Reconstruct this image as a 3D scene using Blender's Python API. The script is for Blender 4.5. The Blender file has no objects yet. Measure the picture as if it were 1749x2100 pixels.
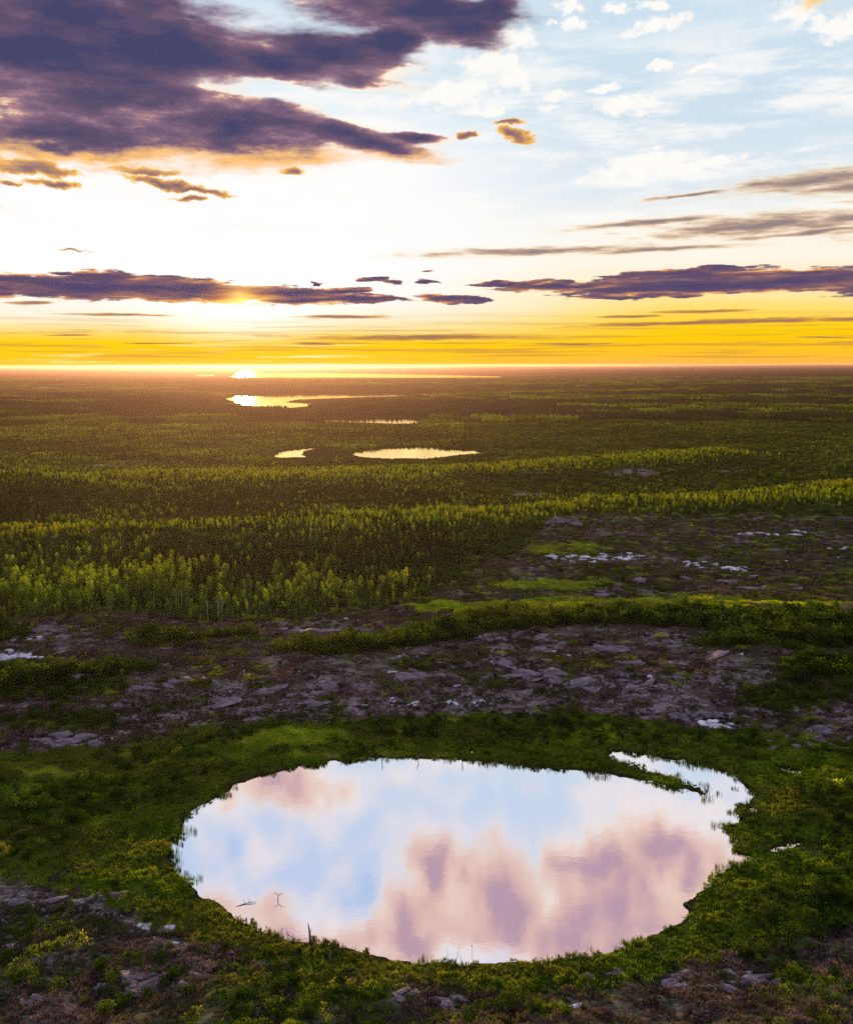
import bpy, math, random
import numpy as np
from mathutils import Vector

R = math.radians
scene = bpy.context.scene
rng = np.random.default_rng(11)
random.seed(5)

# ------------------------------------------------------------------ camera
CAM_H = 60.0
PITCH = R(8.5)
FOC = 2017.0            # focal length in pixels of a 1749 px wide picture
cam_d = bpy.data.cameras.new('camera')
cam_d.sensor_fit = 'HORIZONTAL'
cam_d.sensor_width = 36.0
cam_d.lens = 36.0 * FOC / 1749.0
cam_d.clip_start = 0.5
cam_d.clip_end = 120000.0
cam = bpy.data.objects.new('camera', cam_d)
scene.collection.objects.link(cam)
cam.location = (0, 0, CAM_H)
cam.rotation_mode = 'XYZ'
cam.rotation_euler = (R(90) - PITCH, R(0.13), 0)
scene.camera = cam

scene.view_settings.view_transform = 'Standard'
scene.view_settings.look = 'None'
scene.view_settings.exposure = 0.55
scene.view_settings.gamma = 1.0
scene.render.engine = 'CYCLES'
cy = scene.cycles
cy.use_denoising = False
cy.max_bounces = 5
cy.diffuse_bounces = 2
cy.glossy_bounces = 3
cy.transmission_bounces = 3
cy.transparent_max_bounces = 6
cy.volume_bounces = 0
cy.caustics_reflective = False
cy.caustics_refractive = False
cy.sample_clamp_indirect = 6.0
cy.sample_clamp_direct = 0.0

SUN_AZ, SUN_EL = -10.45, 3.55      # degrees; azimuth from +Y towards +X

def angles(u, v):
    """azimuth and elevation (degrees) of the view ray through u, v of the 1749 x 2100 picture"""
    a = (u - 874.5) / FOC
    b = (1050.0 - v) / FOC
    y = math.cos(PITCH) + b * math.sin(PITCH)
    z = -math.sin(PITCH) + b * math.cos(PITCH)
    return math.degrees(math.atan2(a, y)), math.degrees(math.atan2(z, math.hypot(a, y)))

# ------------------------------------------------------------------ node helper
class Tree:
    def __init__(self, nt):
        self.nt = nt
        nt.nodes.clear()
    def n(self, t, **kw):
        x = self.nt.nodes.new(t)
        for k, v in kw.items():
            setattr(x, k, v)
        return x
    def put(self, sock, v):
        if isinstance(v, bpy.types.NodeSocket):
            self.nt.links.new(v, sock)
        elif v is not None:
            if sock.type == 'RGBA' and not isinstance(v, (int, float)) and len(v) == 3:
                v = (*v, 1)
            sock.default_value = v
    def m(self, op, a, b=None, c=None, clamp=False):
        x = self.n('ShaderNodeMath', operation=op, use_clamp=clamp)
        self.put(x.inputs[0], a)
        if b is not None: self.put(x.inputs[1], b)
        if c is not None: self.put(x.inputs[2], c)
        return x.outputs[0]
    def v(self, op, a, b=None, out=0):
        x = self.n('ShaderNodeVectorMath', operation=op)
        self.put(x.inputs[0], a)
        if b is not None:
            self.put(x.inputs['Scale'] if op == 'SCALE' else x.inputs[1], b)
        return x.outputs[out]
    def sstep(self, x, lo, hi, a=0.0, b=1.0, kind='SMOOTHSTEP'):
        r = self.n('ShaderNodeMapRange', interpolation_type=kind)
        self.put(r.inputs[0], x)
        for i, q in enumerate((lo, hi, a, b)):
            self.put(r.inputs[i + 1], q)
        return r.outputs[0]
    def mix(self, f, a, b, blend='MIX'):
        x = self.n('ShaderNodeMix', data_type='RGBA', blend_type=blend)
        x.clamp_factor = True
        self.put(x.inputs[0], f); self.put(x.inputs[6], a); self.put(x.inputs[7], b)
        return x.outputs[2]
    def ramp(self, f, stops, interp='LINEAR'):
        x = self.n('ShaderNodeValToRGB')
        cr = x.color_ramp
        cr.interpolation = interp
        while len(cr.elements) < len(stops):
            cr.elements.new(0.5)
        for e, (p, c) in zip(cr.elements, stops):
            e.position = p
        for e, (p, c) in zip(cr.elements, stops):
            e.color = (*c, 1)
        self.put(x.inputs[0], f)
        return x.outputs[0]
    def noise(self, vec, scale, detail=4, rough=0.55, dist=0.0, lac=2.0, out=0):
        x = self.n('ShaderNodeTexNoise')
        if vec is not None: self.put(x.inputs['Vector'], vec)
        self.put(x.inputs['Scale'], scale); self.put(x.inputs['Detail'], detail)
        self.put(x.inputs['Roughness'], rough); self.put(x.inputs['Distortion'], dist)
        self.put(x.inputs['Lacunarity'], lac)
        return x.outputs[out]
    def mapping(self, vec, loc=(0, 0, 0), rot=(0, 0, 0), sc=(1, 1, 1), kind='POINT'):
        x = self.n('ShaderNodeMapping', vector_type=kind)
        self.put(x.inputs[0], vec)
        x.inputs['Location'].default_value = loc
        x.inputs['Rotation'].default_value = rot
        x.inputs['Scale'].default_value = sc
        return x.outputs[0]

# ------------------------------------------------------------------ world: sunset sky with cloud banks
world = bpy.data.worlds.new('World')
scene.world = world
world.use_nodes = True
T = Tree(world.node_tree)
tc = T.n('ShaderNodeTexCoord').outputs['Generated']
sx = T.n('ShaderNodeSeparateXYZ'); T.put(sx.inputs[0], tc)
X, Y, Z = sx.outputs
hyp = T.m('SQRT', T.m('ADD', T.m('MULTIPLY', X, X), T.m('MULTIPLY', Y, Y)))
AZ = T.m('MULTIPLY', T.m('ARCTAN2', X, Y), 57.29578)
EL = T.m('MULTIPLY', T.m('ARCTAN2', Z, hyp), 57.29578)
cx = T.n('ShaderNodeCombineXYZ'); T.put(cx.inputs[0], AZ); T.put(cx.inputs[1], EL)
P = cx.outputs[0]

sky = T.n('ShaderNodeTexSky', sky_type='NISHITA')
sky.sun_disc = False
sky.sun_elevation = R(SUN_EL)
sky.sun_rotation = R(SUN_AZ)
sky.altitude = 300
sky_c = T.v('SCALE', sky.outputs[0], 0.13)

dS = T.v('LENGTH', T.v('MULTIPLY', T.v('SUBTRACT', P, (SUN_AZ, SUN_EL, 0)), (1.0, 1.0, 0)), out=1)
far = T.sstep(T.m('SUBTRACT', AZ, T.m('MULTIPLY', EL, -0.25)), -3.0, 15.0)
ell = T.m('DIVIDE', EL, 40.0)
def E(x): return x / 40.0
# a wavy elevation so that the bands of colour are not ruler straight
wv = T.noise(T.mapping(P, sc=(0.05, 0.9, 1)), 1.0, 4, 0.5)
ellw = T.m('ADD', ell, T.m('MULTIPLY', T.m('SUBTRACT', wv, 0.5), T.sstep(EL, 0.0, 3.0, 0.004, 0.03)))
near_c = T.ramp(ellw, [(0, (0.98, .47, .0)), (E(.5), (1.0, .60, .0)), (E(1.25), (1.0, .66, .0)), (E(1.75), (1, .76, .22)), (E(2.4), (1.0, .88, .60)),
                      (E(3.4), (1.0, .97, .90)), (E(5), (1.0, 1.0, 1.0)), (E(11.5), (1, 1, 1)), (E(14), (.78, .88, .94)), (E(19), (.64, .77, .88)), (E(24), (.58, .69, .86)), (E(36), (.46, .56, .84))])
far_c = T.ramp(ellw, [(0, (.93, .43, .12)), (E(.45), (1, .50, .04)), (E(1.5), (1, .62, .0)), (E(2.3), (1, .67, .02)), (E(3.0), (1, .74, .16)), (E(3.9), (1, .83, .42)),
                     (E(5.6), (1, .92, .76)), (E(7.2), (.96, .93, .86)), (E(9.5), (.74, .82, .88)), (E(13), (.63, .76, .86)), (E(19), (.60, .75, .87)), (E(26), (.58, .69, .86)), (E(36), (.46, .56, .84))])
base = T.mix(far, near_c, far_c)
# whiter, burnt-out sky round the sun
base = T.mix(T.m('MULTIPLY', T.sstep(EL, 3.0, .6), .35), base, (1, .60, .0))
base = T.mix(T.sstep(T.v('LENGTH', T.v('MULTIPLY', T.v('SUBTRACT', P, (SUN_AZ, 4.2, 0)), (0.42, 1.0, 0)), out=1), 3.6, .6, 0, 1), base, (1.25, 1.2, 1.1))

# --- cloud shapes: soft unions of ellipses given as (u, v, half width, half height, tilt deg)
def union(Pv, blobs, k=0.35):
    cur = None
    for (u, v, ru, rv, tilt) in blobs:
        a, e = angles(u, v)
        s = math.degrees(1 / FOC)
        mp = T.mapping(Pv, loc=(a, e, 0), rot=(0, 0, R(tilt)), sc=(ru * s, rv * s, 1), kind='TEXTURE')
        L = T.v('LENGTH', mp, out=1)
        cur = L if cur is None else T.m('SMOOTH_MIN', cur, L, k)
    return cur

def warped(freq, amp, detail=4, seed=0.0, st=(1, 1, 1), rough=.55):
    nz = T.noise(T.v('ADD', T.mapping(P, sc=st), (seed, seed * 1.7, seed)), freq, detail, rough, out=1)
    off = T.v('MULTIPLY', T.v('SUBTRACT', nz, (0.5, 0.5, 0.5)), (amp[0], amp[1], 0))
    return T.v('ADD', P, off)

# A: the big dark bank, upper left
PA = warped(0.22, (6, 2.4), 5, 3.1, (0.6, 1.2, 1))
bankA = [(60, 100, 440, 150, 0), (330, 112, 320, 95, -5), (250, 190, 330, 60, 0), (690, 118, 230, 52, -8), (560, 125, 300, 50, -7), (720, 150, 210, 26, -9), (160, 20, 330, 60, -12),
         (150, 270, 400, 62, 0), (480, 255, 290, 72, -4), (720, 285, 190, 34, -8), (860, 282, 70, 14, 0),
         (850, 26, 230, 50, -4), (930, 66, 110, 36, -10), (800, 96, 90, 40, 0), (1000, 20, 50, 22, 0), (-300, 150, 300, 200, 0)]
DA = union(PA, bankA, 0.22)
fa = T.noise(T.mapping(P, loc=(7, 3, 1), rot=(0, 0, R(4)), sc=(0.30, 1.25, 1)), 0.8, 7, 0.62)
hA = T.m('ADD', T.m('SUBTRACT', 1.0, DA), T.m('MULTIPLY', T.m('SUBTRACT', fa, 0.5), 1.05))     # >0 inside
# gap between the two lobes
gapA = union(PA, [(640, 190, 170, 12, -3), (845, 205, 130, 24, -12), (900, 240, 90, 14, 0)], 0.3)
hA = T.m('SUBTRACT', hA, T.m('MULTIPLY', T.sstep(gapA, 2.6, 0.0), T.m('ADD', .30, T.m('MULTIPLY', fa, 0.55))))
aA = T.sstep(hA, -0.12, 0.34)
fb = T.noise(T.mapping(P, loc=(1, 9, 2), rot=(0, 0, R(5)), sc=(0.28, 1.3, 1)), 0.5, 6, 0.62)
fc = T.noise(T.mapping(P, loc=(4, 2, 8), sc=(0.5, 1.1, 1)), 1.6, 5, 0.62)
tone = T.m('ADD', T.m('MULTIPLY', hA, 1.05), T.m('ADD', T.m('MULTIPLY', T.m('SUBTRACT', fb, 0.5), 1.7), T.m('MULTIPLY', T.m('SUBTRACT', fc, 0.5), 0.65)))
tone = T.m('ADD', tone, T.sstep(EL, 12.5, 19.0, -0.16, 0.22))
colA = T.ramp(T.m('MULTIPLY', tone, 1.0, clamp=True), [(0.0, (1.0, .88, .74)), (.07, (.88, .58, .42)), (.15, (.50, .27, .26)), (.24, (.32, .19, .25)), (.40, (.20, .12, .20)), (.64, (.12, .085, .155)), (1.0, (.062, .062, .15))])
# bottoms nearer the sun are warmer
warmA = T.sstep(EL, 12.4, 10.9)
colA = T.mix(T.m('MULTIPLY', warmA, T.sstep(tone, .55, .05)), colA, (1.0, .55, .18))

# small ragged clouds below the bank
PBs = warped(0.8, (2.2, .8), 4, 8.3)
small = [(60, 342, 110, 16, -3), (110, 374, 55, 9, -4), (335, 375, 90, 13, -8), (385, 407, 34, 6, 0), (605, 347, 34, 9, 0), (400, 390, 90, 7, -3), (300, 350, 70, 8, 0), (215, 325, 60, 12, 0),
         (1058, 276, 50, 15, -8), (960, 276, 22, 7, 0), (1050, 250, 40, 6, 0), (155, 513, 34, 3.5, 0), (20, 372, 30, 6, 0)]
DB = union(PBs, small, 0.1)
fB = T.noise(T.mapping(P, sc=(0.6, 1.6, 1)), 1.9, 5, 0.6)
hB = T.m('ADD', T.m('SUBTRACT', 1.0, DB), T.m('MULTIPLY', T.m('SUBTRACT', fB, 0.52), 1.3))
aB = T.sstep(hB, 0.0, 0.32)
colB = T.ramp(T.m('MULTIPLY', hB, 1.0, clamp=True), [(0, (1, .80, .45)), (.25, (1.0, .55, .12)), (.5, (.52, .27, .14)), (.8, (.28, .16, .18)), (1, (.22, .14, .20))])

# C: the long dark clouds over the horizon
PC = warped(0.8, (4.2, .8), 6, 1.3, (0.55, 2.2, 1))
bankC = [(700, 596, 60, 8, 0), (140, 588, 230, 24, -2.0), (330, 590, 240, 27, -1.6), (560, 602, 200, 19, -2.5), (740, 612, 105, 9, -1.5), (215, 575, 90, 22, 0), (-250, 585, 280, 22, 0),
         (1440, 582, 330, 24, 1.5), (1640, 580, 260, 22, 0), (1180, 585, 170, 10, 2), (1050, 580, 90, 6, 2), (1400, 560, 170, 10, 2), (2100, 585, 350, 22, 0), (1300, 608, 150, 6, 0),
         (930, 612, 70, 10, -3), (965, 620, 34, 6, 0), (770, 573, 32, 6, -5), (875, 577, 34, 5, 0), (880, 558, 22, 2.5, 0), (655, 582, 12, 5, 0), (120, 556, 40, 4, 0)]
DC = union(PC, bankC, 0.12)
fC = T.noise(T.mapping(P, sc=(0.4, 2.4, 1)), 1.8, 7, 0.66)
hC = T.m('ADD', T.m('SUBTRACT', 1.0, DC), T.m('MULTIPLY', T.m('SUBTRACT', fC, 0.5), 1.0))
aC = T.sstep(hC, 0.0, 0.16)
fC2 = T.noise(T.mapping(P, loc=(2, 5, 0), sc=(0.16, 2.2, 1)), 1.3, 5, 0.6)
toneC = T.m('ADD', T.m('MULTIPLY', hC, .62), T.m('MULTIPLY', T.m('SUBTRACT', fC2, 0.46), 1.9))
toneC = T.m('MAXIMUM', toneC, T.m('MULTIPLY', T.m('SUBTRACT', hC, .02), .45))
colC = T.ramp(T.m('MULTIPLY', toneC, 1.0, clamp=True), [(0, (1, .70, .25)), (.06, (.85, .42, .14)), (.14, (.42, .19, .14)), (.26, (.22, .115, .15)), (.45, (.125, .08, .15)), (1, (.06, .055, .16))])
glow = T.sstep(dS, 3.6, .2)
colC = T.mix(T.m('MULTIPLY', T.sstep(T.v('LENGTH', T.v('MULTIPLY', T.v('SUBTRACT', P, (SUN_AZ, SUN_EL - .3, 0)), (.75, 1.3, 0)), out=1), 2.3, 0.2), .95), colC, T.mix(T.sstep(toneC, .1, .6), (1.4, .72, .12), (.75, .24, .05)))

# D: thin streaks low over the horizon and grey-gold veils at the right
PD = warped(0.4, (4, .3), 4, 5.9, (0.5, 3, 1))
lows = [(245, 643, 125, 4, 0), (700, 650, 145, 4.5, 0), (860, 692, 290, 9, 0), (1420, 662, 330, 6, 1.5), (1290, 649, 80, 4, 0), (1440, 640, 120, 4, 0), (60, 618, 70, 5, 0),
        (130, 686, 60, 2.2, 0), (1560, 660, 200, 5, 1), (1690, 692, 90, 2.2, 0), (1180, 705, 130, 2.5, 0), (640, 704, 80, 4, 0), (1800, 655, 200, 6, 0), (330, 702, 60, 2, 0)]
DD = union(PD, lows, 0.12)
fD = T.noise(T.mapping(P, sc=(0.3, 4.0, 1)), 1.6, 5, 0.65)
hD = T.m('ADD', T.m('SUBTRACT', 1.0, DD), T.m('MULTIPLY', T.m('SUBTRACT', fD, 0.5), 1.3))
aD = T.m('MULTIPLY', T.sstep(hD, 0.0, 0.5), .92)
colD = T.ramp(T.m('MULTIPLY', hD, 1.0, clamp=True), [(0, (1, .55, .08)), (.4, (.62, .30, .06)), (.75, (.36, .17, .10)), (1, (.25, .12, .12))])
colD = T.mix(T.m('MULTIPLY', glow, .9), colD, (1, .62, .05))

# ragged thin bars in the golden band
st1 = T.noise(T.mapping(P, loc=(3, 1, 0), rot=(0, 0, R(-.6)), sc=(.10, 4.2, 1)), 1.0, 5, .62)
stm = T.m('MULTIPLY', T.sstep(st1, .50, .60), T.m('MULTIPLY', T.sstep(EL, .1, .5), T.sstep(EL, 3.4, 1.2)))
base = T.mix(T.m('MULTIPLY', stm, .65), base, (.62, .27, .05))
st2 = T.noise(T.mapping(P, loc=(8, 4, 0), sc=(.12, 5.0, 1)), 1.0, 5, .62)
base = T.mix(T.m('MULTIPLY', T.m('MULTIPLY', T.sstep(st2, .55, .68), T.sstep(EL, 2.2, .4)), T.m('MULTIPLY', T.sstep(dS, 16, 5), .8)), base, (1.2, 1.0, .55))
# thin white veils over the middle and right
cir = T.noise(T.mapping(P, loc=(2, 2, 9), rot=(0, 0, R(-7)), sc=(.16, .85, 1)), .9, 7, .66)
cirm = T.m('MULTIPLY', T.sstep(cir, .41, .64), T.m('MULTIPLY', T.sstep(EL, 4.5, 8.0), T.sstep(EL, 20.0, 14.0)))
base = T.mix(T.m('MULTIPLY', cirm, .85), base, (1.0, .98, .95))
PV = warped(0.35, (5, .5), 5, 2.9, (0.5, 2.0, 1))
veil = [(1100, 516, 300, 10, 1), (1350, 512, 200, 7, 1), (1330, 458, 190, 8, 3), (1560, 462, 260, 24, 3), (1720, 452, 180, 16, 4), (1650, 478, 200, 6, 3), (1690, 368, 190, 20, 4), (1560, 378, 80, 8, 4),
        (1420, 402, 100, 5, 6), (1750, 385, 120, 12, 0), (1950, 380, 200, 26, 0), (2000, 460, 300, 30, 0)]
DV = union(PV, veil, 0.2)
fV = T.noise(T.mapping(P, loc=(0, 0, 4), rot=(0, 0, R(-5)), sc=(0.35, 2.6, 1)), 1.5, 6, 0.62)
hV = T.m('ADD', T.m('SUBTRACT', 1.0, DV), T.m('MULTIPLY', T.m('SUBTRACT', fV, 0.5), 1.9))
aV = T.m('MULTIPLY', T.sstep(hV, -0.45, 0.75), .95)
colV = T.ramp(T.m('MULTIPLY', hV, 1.0, clamp=True), [(0, (1, .86, .62)), (.3, (.82, .58, .34)), (.65, (.46, .31, .23)), (1, (.27, .20, .21))])

# F: white puffs in the blue
PF = warped(0.9, (2.4, 1.4), 5, 6.1)
puffs = [(1190, 46, 44, 18, -5), (1345, 52, 72, 14, 12), (1345, 14, 34, 14, 10), (1358, 133, 38, 11, 3), (1445, 143, 24, 10, 15), (1270, 222, 58, 20, -6), (1150, 197, 46, 11, 8), (1242, 178, 40, 12, 5),
         (1330, 202, 46, 12, -12), (1040, 80, 60, 40, 0), (1010, 130, 90, 28, 0), (1060, 165, 50, 26, 0), (930, 190, 130, 26, 5), (1170, 12, 36, 14, 0), (1640, 20, 70, 26, 10), (1720, 55, 60, 34, 10), (1270, 15, 40, 12, 0),
         (1120, 215, 24, 10, 0), (1310, 340, 130, 30, 8), (1450, 340, 90, 14, 10), (1000, 225, 60, 14, 0), (1140, 48, 18, 6, 0)]
DF = union(PF, puffs, 0.15)
fF = T.noise(T.mapping(P, loc=(3, 0, 0), sc=(0.8, 1.3, 1)), 1.5, 6, 0.6)
hF = T.m('ADD', T.m('SUBTRACT', 1.0, DF), T.m('MULTIPLY', T.m('SUBTRACT', fF, 0.52), 1.7))
aF = T.m('MULTIPLY', T.sstep(hF, 0.0, 0.55), .96)
colF = T.ramp(T.m('MULTIPLY', hF, 0.8, clamp=True), [(0, (.9, .93, .95)), (.25, (1.0, .97, .92)), (1, (1.0, .985, .95))])
goldF = T.sstep(union(PF, [(1720, -6, 75, 16, 0)], .1), 1.3, 0.3)

# G: the higher clouds that the pond mirrors (elevations 21 to 36 degrees), given by the pixel of the pond that shows them
def mir(u, v, ru, rv, t):
    a, e = angles(u, v)
    return (a, -e, ru, rv, t)
def union2(Pv, blobs, k):
    cur = None
    s = math.degrees(1 / FOC)
    for (u, v, ru, rv, tilt) in blobs:
        a, e, ru, rv, tilt = mir(u, v, ru, rv, tilt)
        mp = T.mapping(Pv, loc=(a, e, 0), rot=(0, 0, R(-tilt)), sc=(ru * s, rv * s, 1), kind='TEXTURE')
        L = T.v('LENGTH', mp, out=1)
        cur = L if cur is None else T.m('SMOOTH_MIN', cur, L, k)
    return cur
PG = warped(0.25, (9, 6.0), 5, 9.4)
high = [(570, 1622, 120, 36, 0), (1200, 1790, 130, 50, 15), (880, 1800, 80, 70, 20), (1000, 1880, 170, 110, 20), (1290, 1880, 230, 110, 10), (1390, 1770, 130, 60, 0), (1180, 1945, 320, 70, 0), (600, 1925, 230, 50, -10), (840, 1900, 130, 80, 0),
        (900, 1760, 70, 50, 30), (1550, 1850, 200, 120, 0), (700, 2010, 400, 50, 0), (980, 1775, 60, 60, 0)]
DG = union2(PG, high, 0.25)
fG = T.noise(T.mapping(P, loc=(5, 5, 5), rot=(0, 0, R(28)), sc=(1.0, 0.6, 1)), 0.42, 6, 0.58)
hG = T.m('ADD', T.m('SUBTRACT', 1.0, DG), T.m('MULTIPLY', T.m('SUBTRACT', fG, 0.5), 2.0))
blue = T.sstep(union2(PG, [(985, 1965, 95, 34, 0), (728, 1842, 34, 48, 15), (470, 1760, 40, 24, 0)], .2), 1.5, .3)
hG = T.m('SUBTRACT', hG, T.m('MULTIPLY', blue, .7))
GM = T.sstep(EL, 19.6, 21.8)
aG = T.m('MULTIPLY', T.sstep(hG, -1.15, 0.75), GM)
colG = T.ramp(T.m('MULTIPLY', T.m('ADD', hG, .15), 1.0, clamp=True), [(0, (.96, .86, .82)), (.2, (.96, .74, .60)), (.42, (.88, .60, .47)), (.72, (.74, .47, .44)), (1, (.50, .33, .42))])
base = T.mix(T.m('MULTIPLY', T.m('MULTIPLY', blue, GM), .7), base, (.40, .56, .84))
# warm white fleece between them
fl = T.noise(T.mapping(P, loc=(9, 1, 3), sc=(0.55, 0.75, 1)), 0.5, 4, 0.5)
base = T.mix(T.m('MULTIPLY', T.m('MULTIPLY', T.sstep(fl, .42, .66), GM), .7), base, (.97, .84, .80))

c = base
base_halo = 0
for al, co in ((aF, T.mix(goldF, colF, (1.0, .60, .10))), (aV, colV), (aG, colG), (aD, colD)):
    c = T.mix(al, c, co)
c = T.mix(T.sstep(dS, .95, .30), c, (3, 2.6, 1.8))
for al, co in ((aC, colC), (aB, colB), (aA, colA)):
    c = T.mix(al, c, co)
dS2 = T.v('LENGTH', T.v('MULTIPLY', T.v('SUBTRACT', P, (SUN_AZ, SUN_EL - .05, 0)), (1.0, 1.1, 0)), out=1)
halo = T.m('POWER', T.sstep(dS2, 1.5, 0.0, kind='LINEAR'), 2.2)
c = T.mix(T.m('MULTIPLY', halo, .8, clamp=True), c, (2.2, 1.35, .35))
# away from the photographed half of the sky a dim physical sky plus an added violet fill takes over
back = T.m('MAXIMUM', T.sstep(EL, 38.0, 50.0), T.sstep(T.m('ABSOLUTE', AZ), 55.0, 85.0))
c = T.mix(back, c, T.v('ADD', T.v('MULTIPLY', sky_c, (1.0, 1.0, 1.0)), (.39, .36, .50)))
# below the horizon line the air is the colour of the far land
bg = T.n('ShaderNodeBackground'); T.put(bg.inputs[0], c); bg.inputs[1].default_value = 0.683
wo = T.n('ShaderNodeOutputWorld'); world.node_tree.links.new(bg.outputs[0], wo.inputs[0])
world.cycles.sampling_method = 'NONE'

# ------------------------------------------------------------------ sun
sun_d = bpy.data.lights.new('sun', 'SUN')
sun_d.energy = 5.0
sun_d.angle = R(0.8)
sun_d.color = (1.0, 0.60, 0.24)
sun = bpy.data.objects.new('sun', sun_d)
scene.collection.objects.link(sun)
sd = Vector((math.sin(R(SUN_AZ)) * math.cos(R(SUN_EL)), math.cos(R(SUN_AZ)) * math.cos(R(SUN_EL)), math.sin(R(SUN_EL))))
sun.rotation_euler = sd.to_track_quat('Z', 'Y').to_euler()

# ================================================================== LAND
def proj(x, y, z):
    """picture coordinates (1749 wide) of world points"""
    dz = z - CAM_H
    dep = y * math.cos(PITCH) - dz * math.sin(PITCH)
    up = y * math.sin(PITCH) + dz * math.cos(PITCH)
    dep = np.maximum(dep, 1e-3)
    return 874.5 + FOC * x / dep, 1050.0 - FOC * up / dep

def ground_pt(u, v, z=0.0):
    """where the view ray through u, v meets the level z"""
    a = (u - 874.5) / FOC; b = (1050.0 - v) / FOC
    y = math.cos(PITCH) + b * math.sin(PITCH); dz = -math.sin(PITCH) + b * math.cos(PITCH)
    t = (z - CAM_H) / dz
    return a * t, y * t

# value noise on numpy arrays
_perm = np.random.default_rng(3).random((256, 256)).astype(np.float32)
def vnoise(x, y, seed=0):
    x = x + seed * 37.17; y = y + seed * 91.31
    xi = np.floor(x).astype(np.int64); yi = np.floor(y).astype(np.int64)
    fx = x - xi; fy = y - yi
    fx = fx * fx * fx * (fx * (fx * 6 - 15) + 10); fy = fy * fy * fy * (fy * (fy * 6 - 15) + 10)
    a = _perm[xi & 255, yi & 255]; b = _perm[(xi + 1) & 255, yi & 255]
    c_ = _perm[xi & 255, (yi + 1) & 255]; d = _perm[(xi + 1) & 255, (yi + 1) & 255]
    return (a * (1 - fx) + b * fx) * (1 - fy) + (c_ * (1 - fx) + d * fx) * fy
def fbm(x, y, scale, octv=4, seed=0, gain=.5):
    s = 0; a = 1; tot = 0
    for i in range(octv):
        s = s + a * vnoise(x / scale, y / scale, seed + i * 3.3); tot += a
        a *= gain; scale /= 2.03
    return s / tot - 0.5
def sst(x, a, b):
    t = np.clip((x - a) / (b - a), 0, 1)
    return t * t * (3 - 2 * t)

def poly_sd(px, py, poly):
    """signed distance to a polygon, negative inside"""
    poly = np.asarray(poly, float)
    d2 = np.full(px.shape, 1e18); inside = np.zeros(px.shape, bool)
    n = len(poly)
    for i in range(n):
        ax, ay = poly[i]; bx, by = poly[(i + 1) % n]
        ex, ey = bx - ax, by - ay
        t = np.clip(((px - ax) * ex + (py - ay) * ey) / (ex * ex + ey * ey + 1e-12), 0, 1)
        d2 = np.minimum(d2, (px - ax - t * ex) ** 2 + (py - ay - t * ey) ** 2)
        cond = ((ay > py) != (by > py)) & (px < (bx - ax) * (py - ay) / (by - ay + 1e-12) + ax)
        inside ^= cond
    d = np.sqrt(d2)
    return np.where(inside, -d, d)
def gpoly(pts, z=0.0):
    return [ground_pt(u, v, z) for u, v in pts]

POND = gpoly([(355, 1745), (362, 1725), (385, 1700), (393, 1675), (430, 1650), (470, 1625), (490, 1608), (550, 1590), (600, 1578), (680, 1563), (780, 1556), (850, 1555),
    (940, 1560), (1000, 1565), (1080, 1575), (1120, 1578), (1180, 1583), (1260, 1592), (1320, 1602), (1400, 1620), (1440, 1634), (1490, 1643), (1512, 1650), (1503, 1666),
    (1522, 1685), (1478, 1698), (1483, 1712), (1508, 1722), (1490, 1738), (1506, 1757), (1537, 1764), (1500, 1780), (1462, 1800), (1445, 1820), (1405, 1845), (1402, 1870),
    (1390, 1890), (1350, 1912), (1300, 1937), (1230, 1953), (1130, 1966), (1000, 1977), (930, 1980), (830, 1971), (750, 1957), (680, 1941), (620, 1927), (540, 1913), (520, 1902),
    (490, 1885), (470, 1868), (455, 1858), (430, 1845), (405, 1830), (395, 1810), (365, 1793), (360, 1770)])
CHANNEL = gpoly([(1252, 1557), (1268, 1542), (1320, 1547), (1400, 1561), (1470, 1578), (1512, 1600), (1534, 1636), (1515, 1652), (1480, 1640), (1430, 1618), (1380, 1600), (1330, 1584), (1290, 1572)])
POOLS = [gpoly([(1576, 1748), (1600, 1736), (1640, 1728), (1645, 1734), (1610, 1745)]), gpoly([(1568, 1568), (1600, 1576), (1645, 1584), (1640, 1589), (1595, 1582)]),
         gpoly([(948, 1541), (1000, 1538), (1002, 1542), (960, 1545)]), gpoly([(1535, 1662), (1548, 1655), (1552, 1663), (1540, 1672)]), gpoly([(355, 1800), (372, 1796), (378, 1803), (362, 1806)])]
# far lakes: name, level, outline
LAKES = [('lake', -14.0, [(478, 766.5), (488, 763), (496, 759), (505, 757.5), (514, 759), (521, 763), (540, 764.5), (560, 764), (700, 765), (900, 769), (1030, 772.5), (1010, 776), (880, 777), (700, 776), (560, 775.5), (500, 775.5), (470, 771)]),  # upward bulge of the outline is added to imitate the sun's glare
         ('lake', -14.0, [(402, 767.5), (438, 767), (440, 770), (404, 770)]),
         ('lake', -8.0, [(463, 818), (480, 810), (560, 809), (690, 807), (760, 808), (850, 807), (900, 804.5), (905, 808), (840, 812), (690, 816), (610, 819), (585, 824), (640, 827), (690, 829), (640, 833), (590, 836), (540, 833), (490, 829)]),
         ('lake', -7.0, [(628, 857), (700, 856.5), (780, 855), (850, 856), (868, 868), (800, 869), (700, 866), (640, 865)]),
         ('lake', -5.0, [(560, 936), (572, 928), (600, 922), (640, 918), (670, 920), (690, 932), (670, 939), (620, 941)]),
         ('lake', -5.0, [(718, 938), (730, 926), (790, 919), (860, 917), (965, 925), (980, 930), (905, 936), (860, 941), (800, 943)])]
LAKES = [(n, z, gpoly(p, z)) for n, z, p in LAKES]

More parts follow.
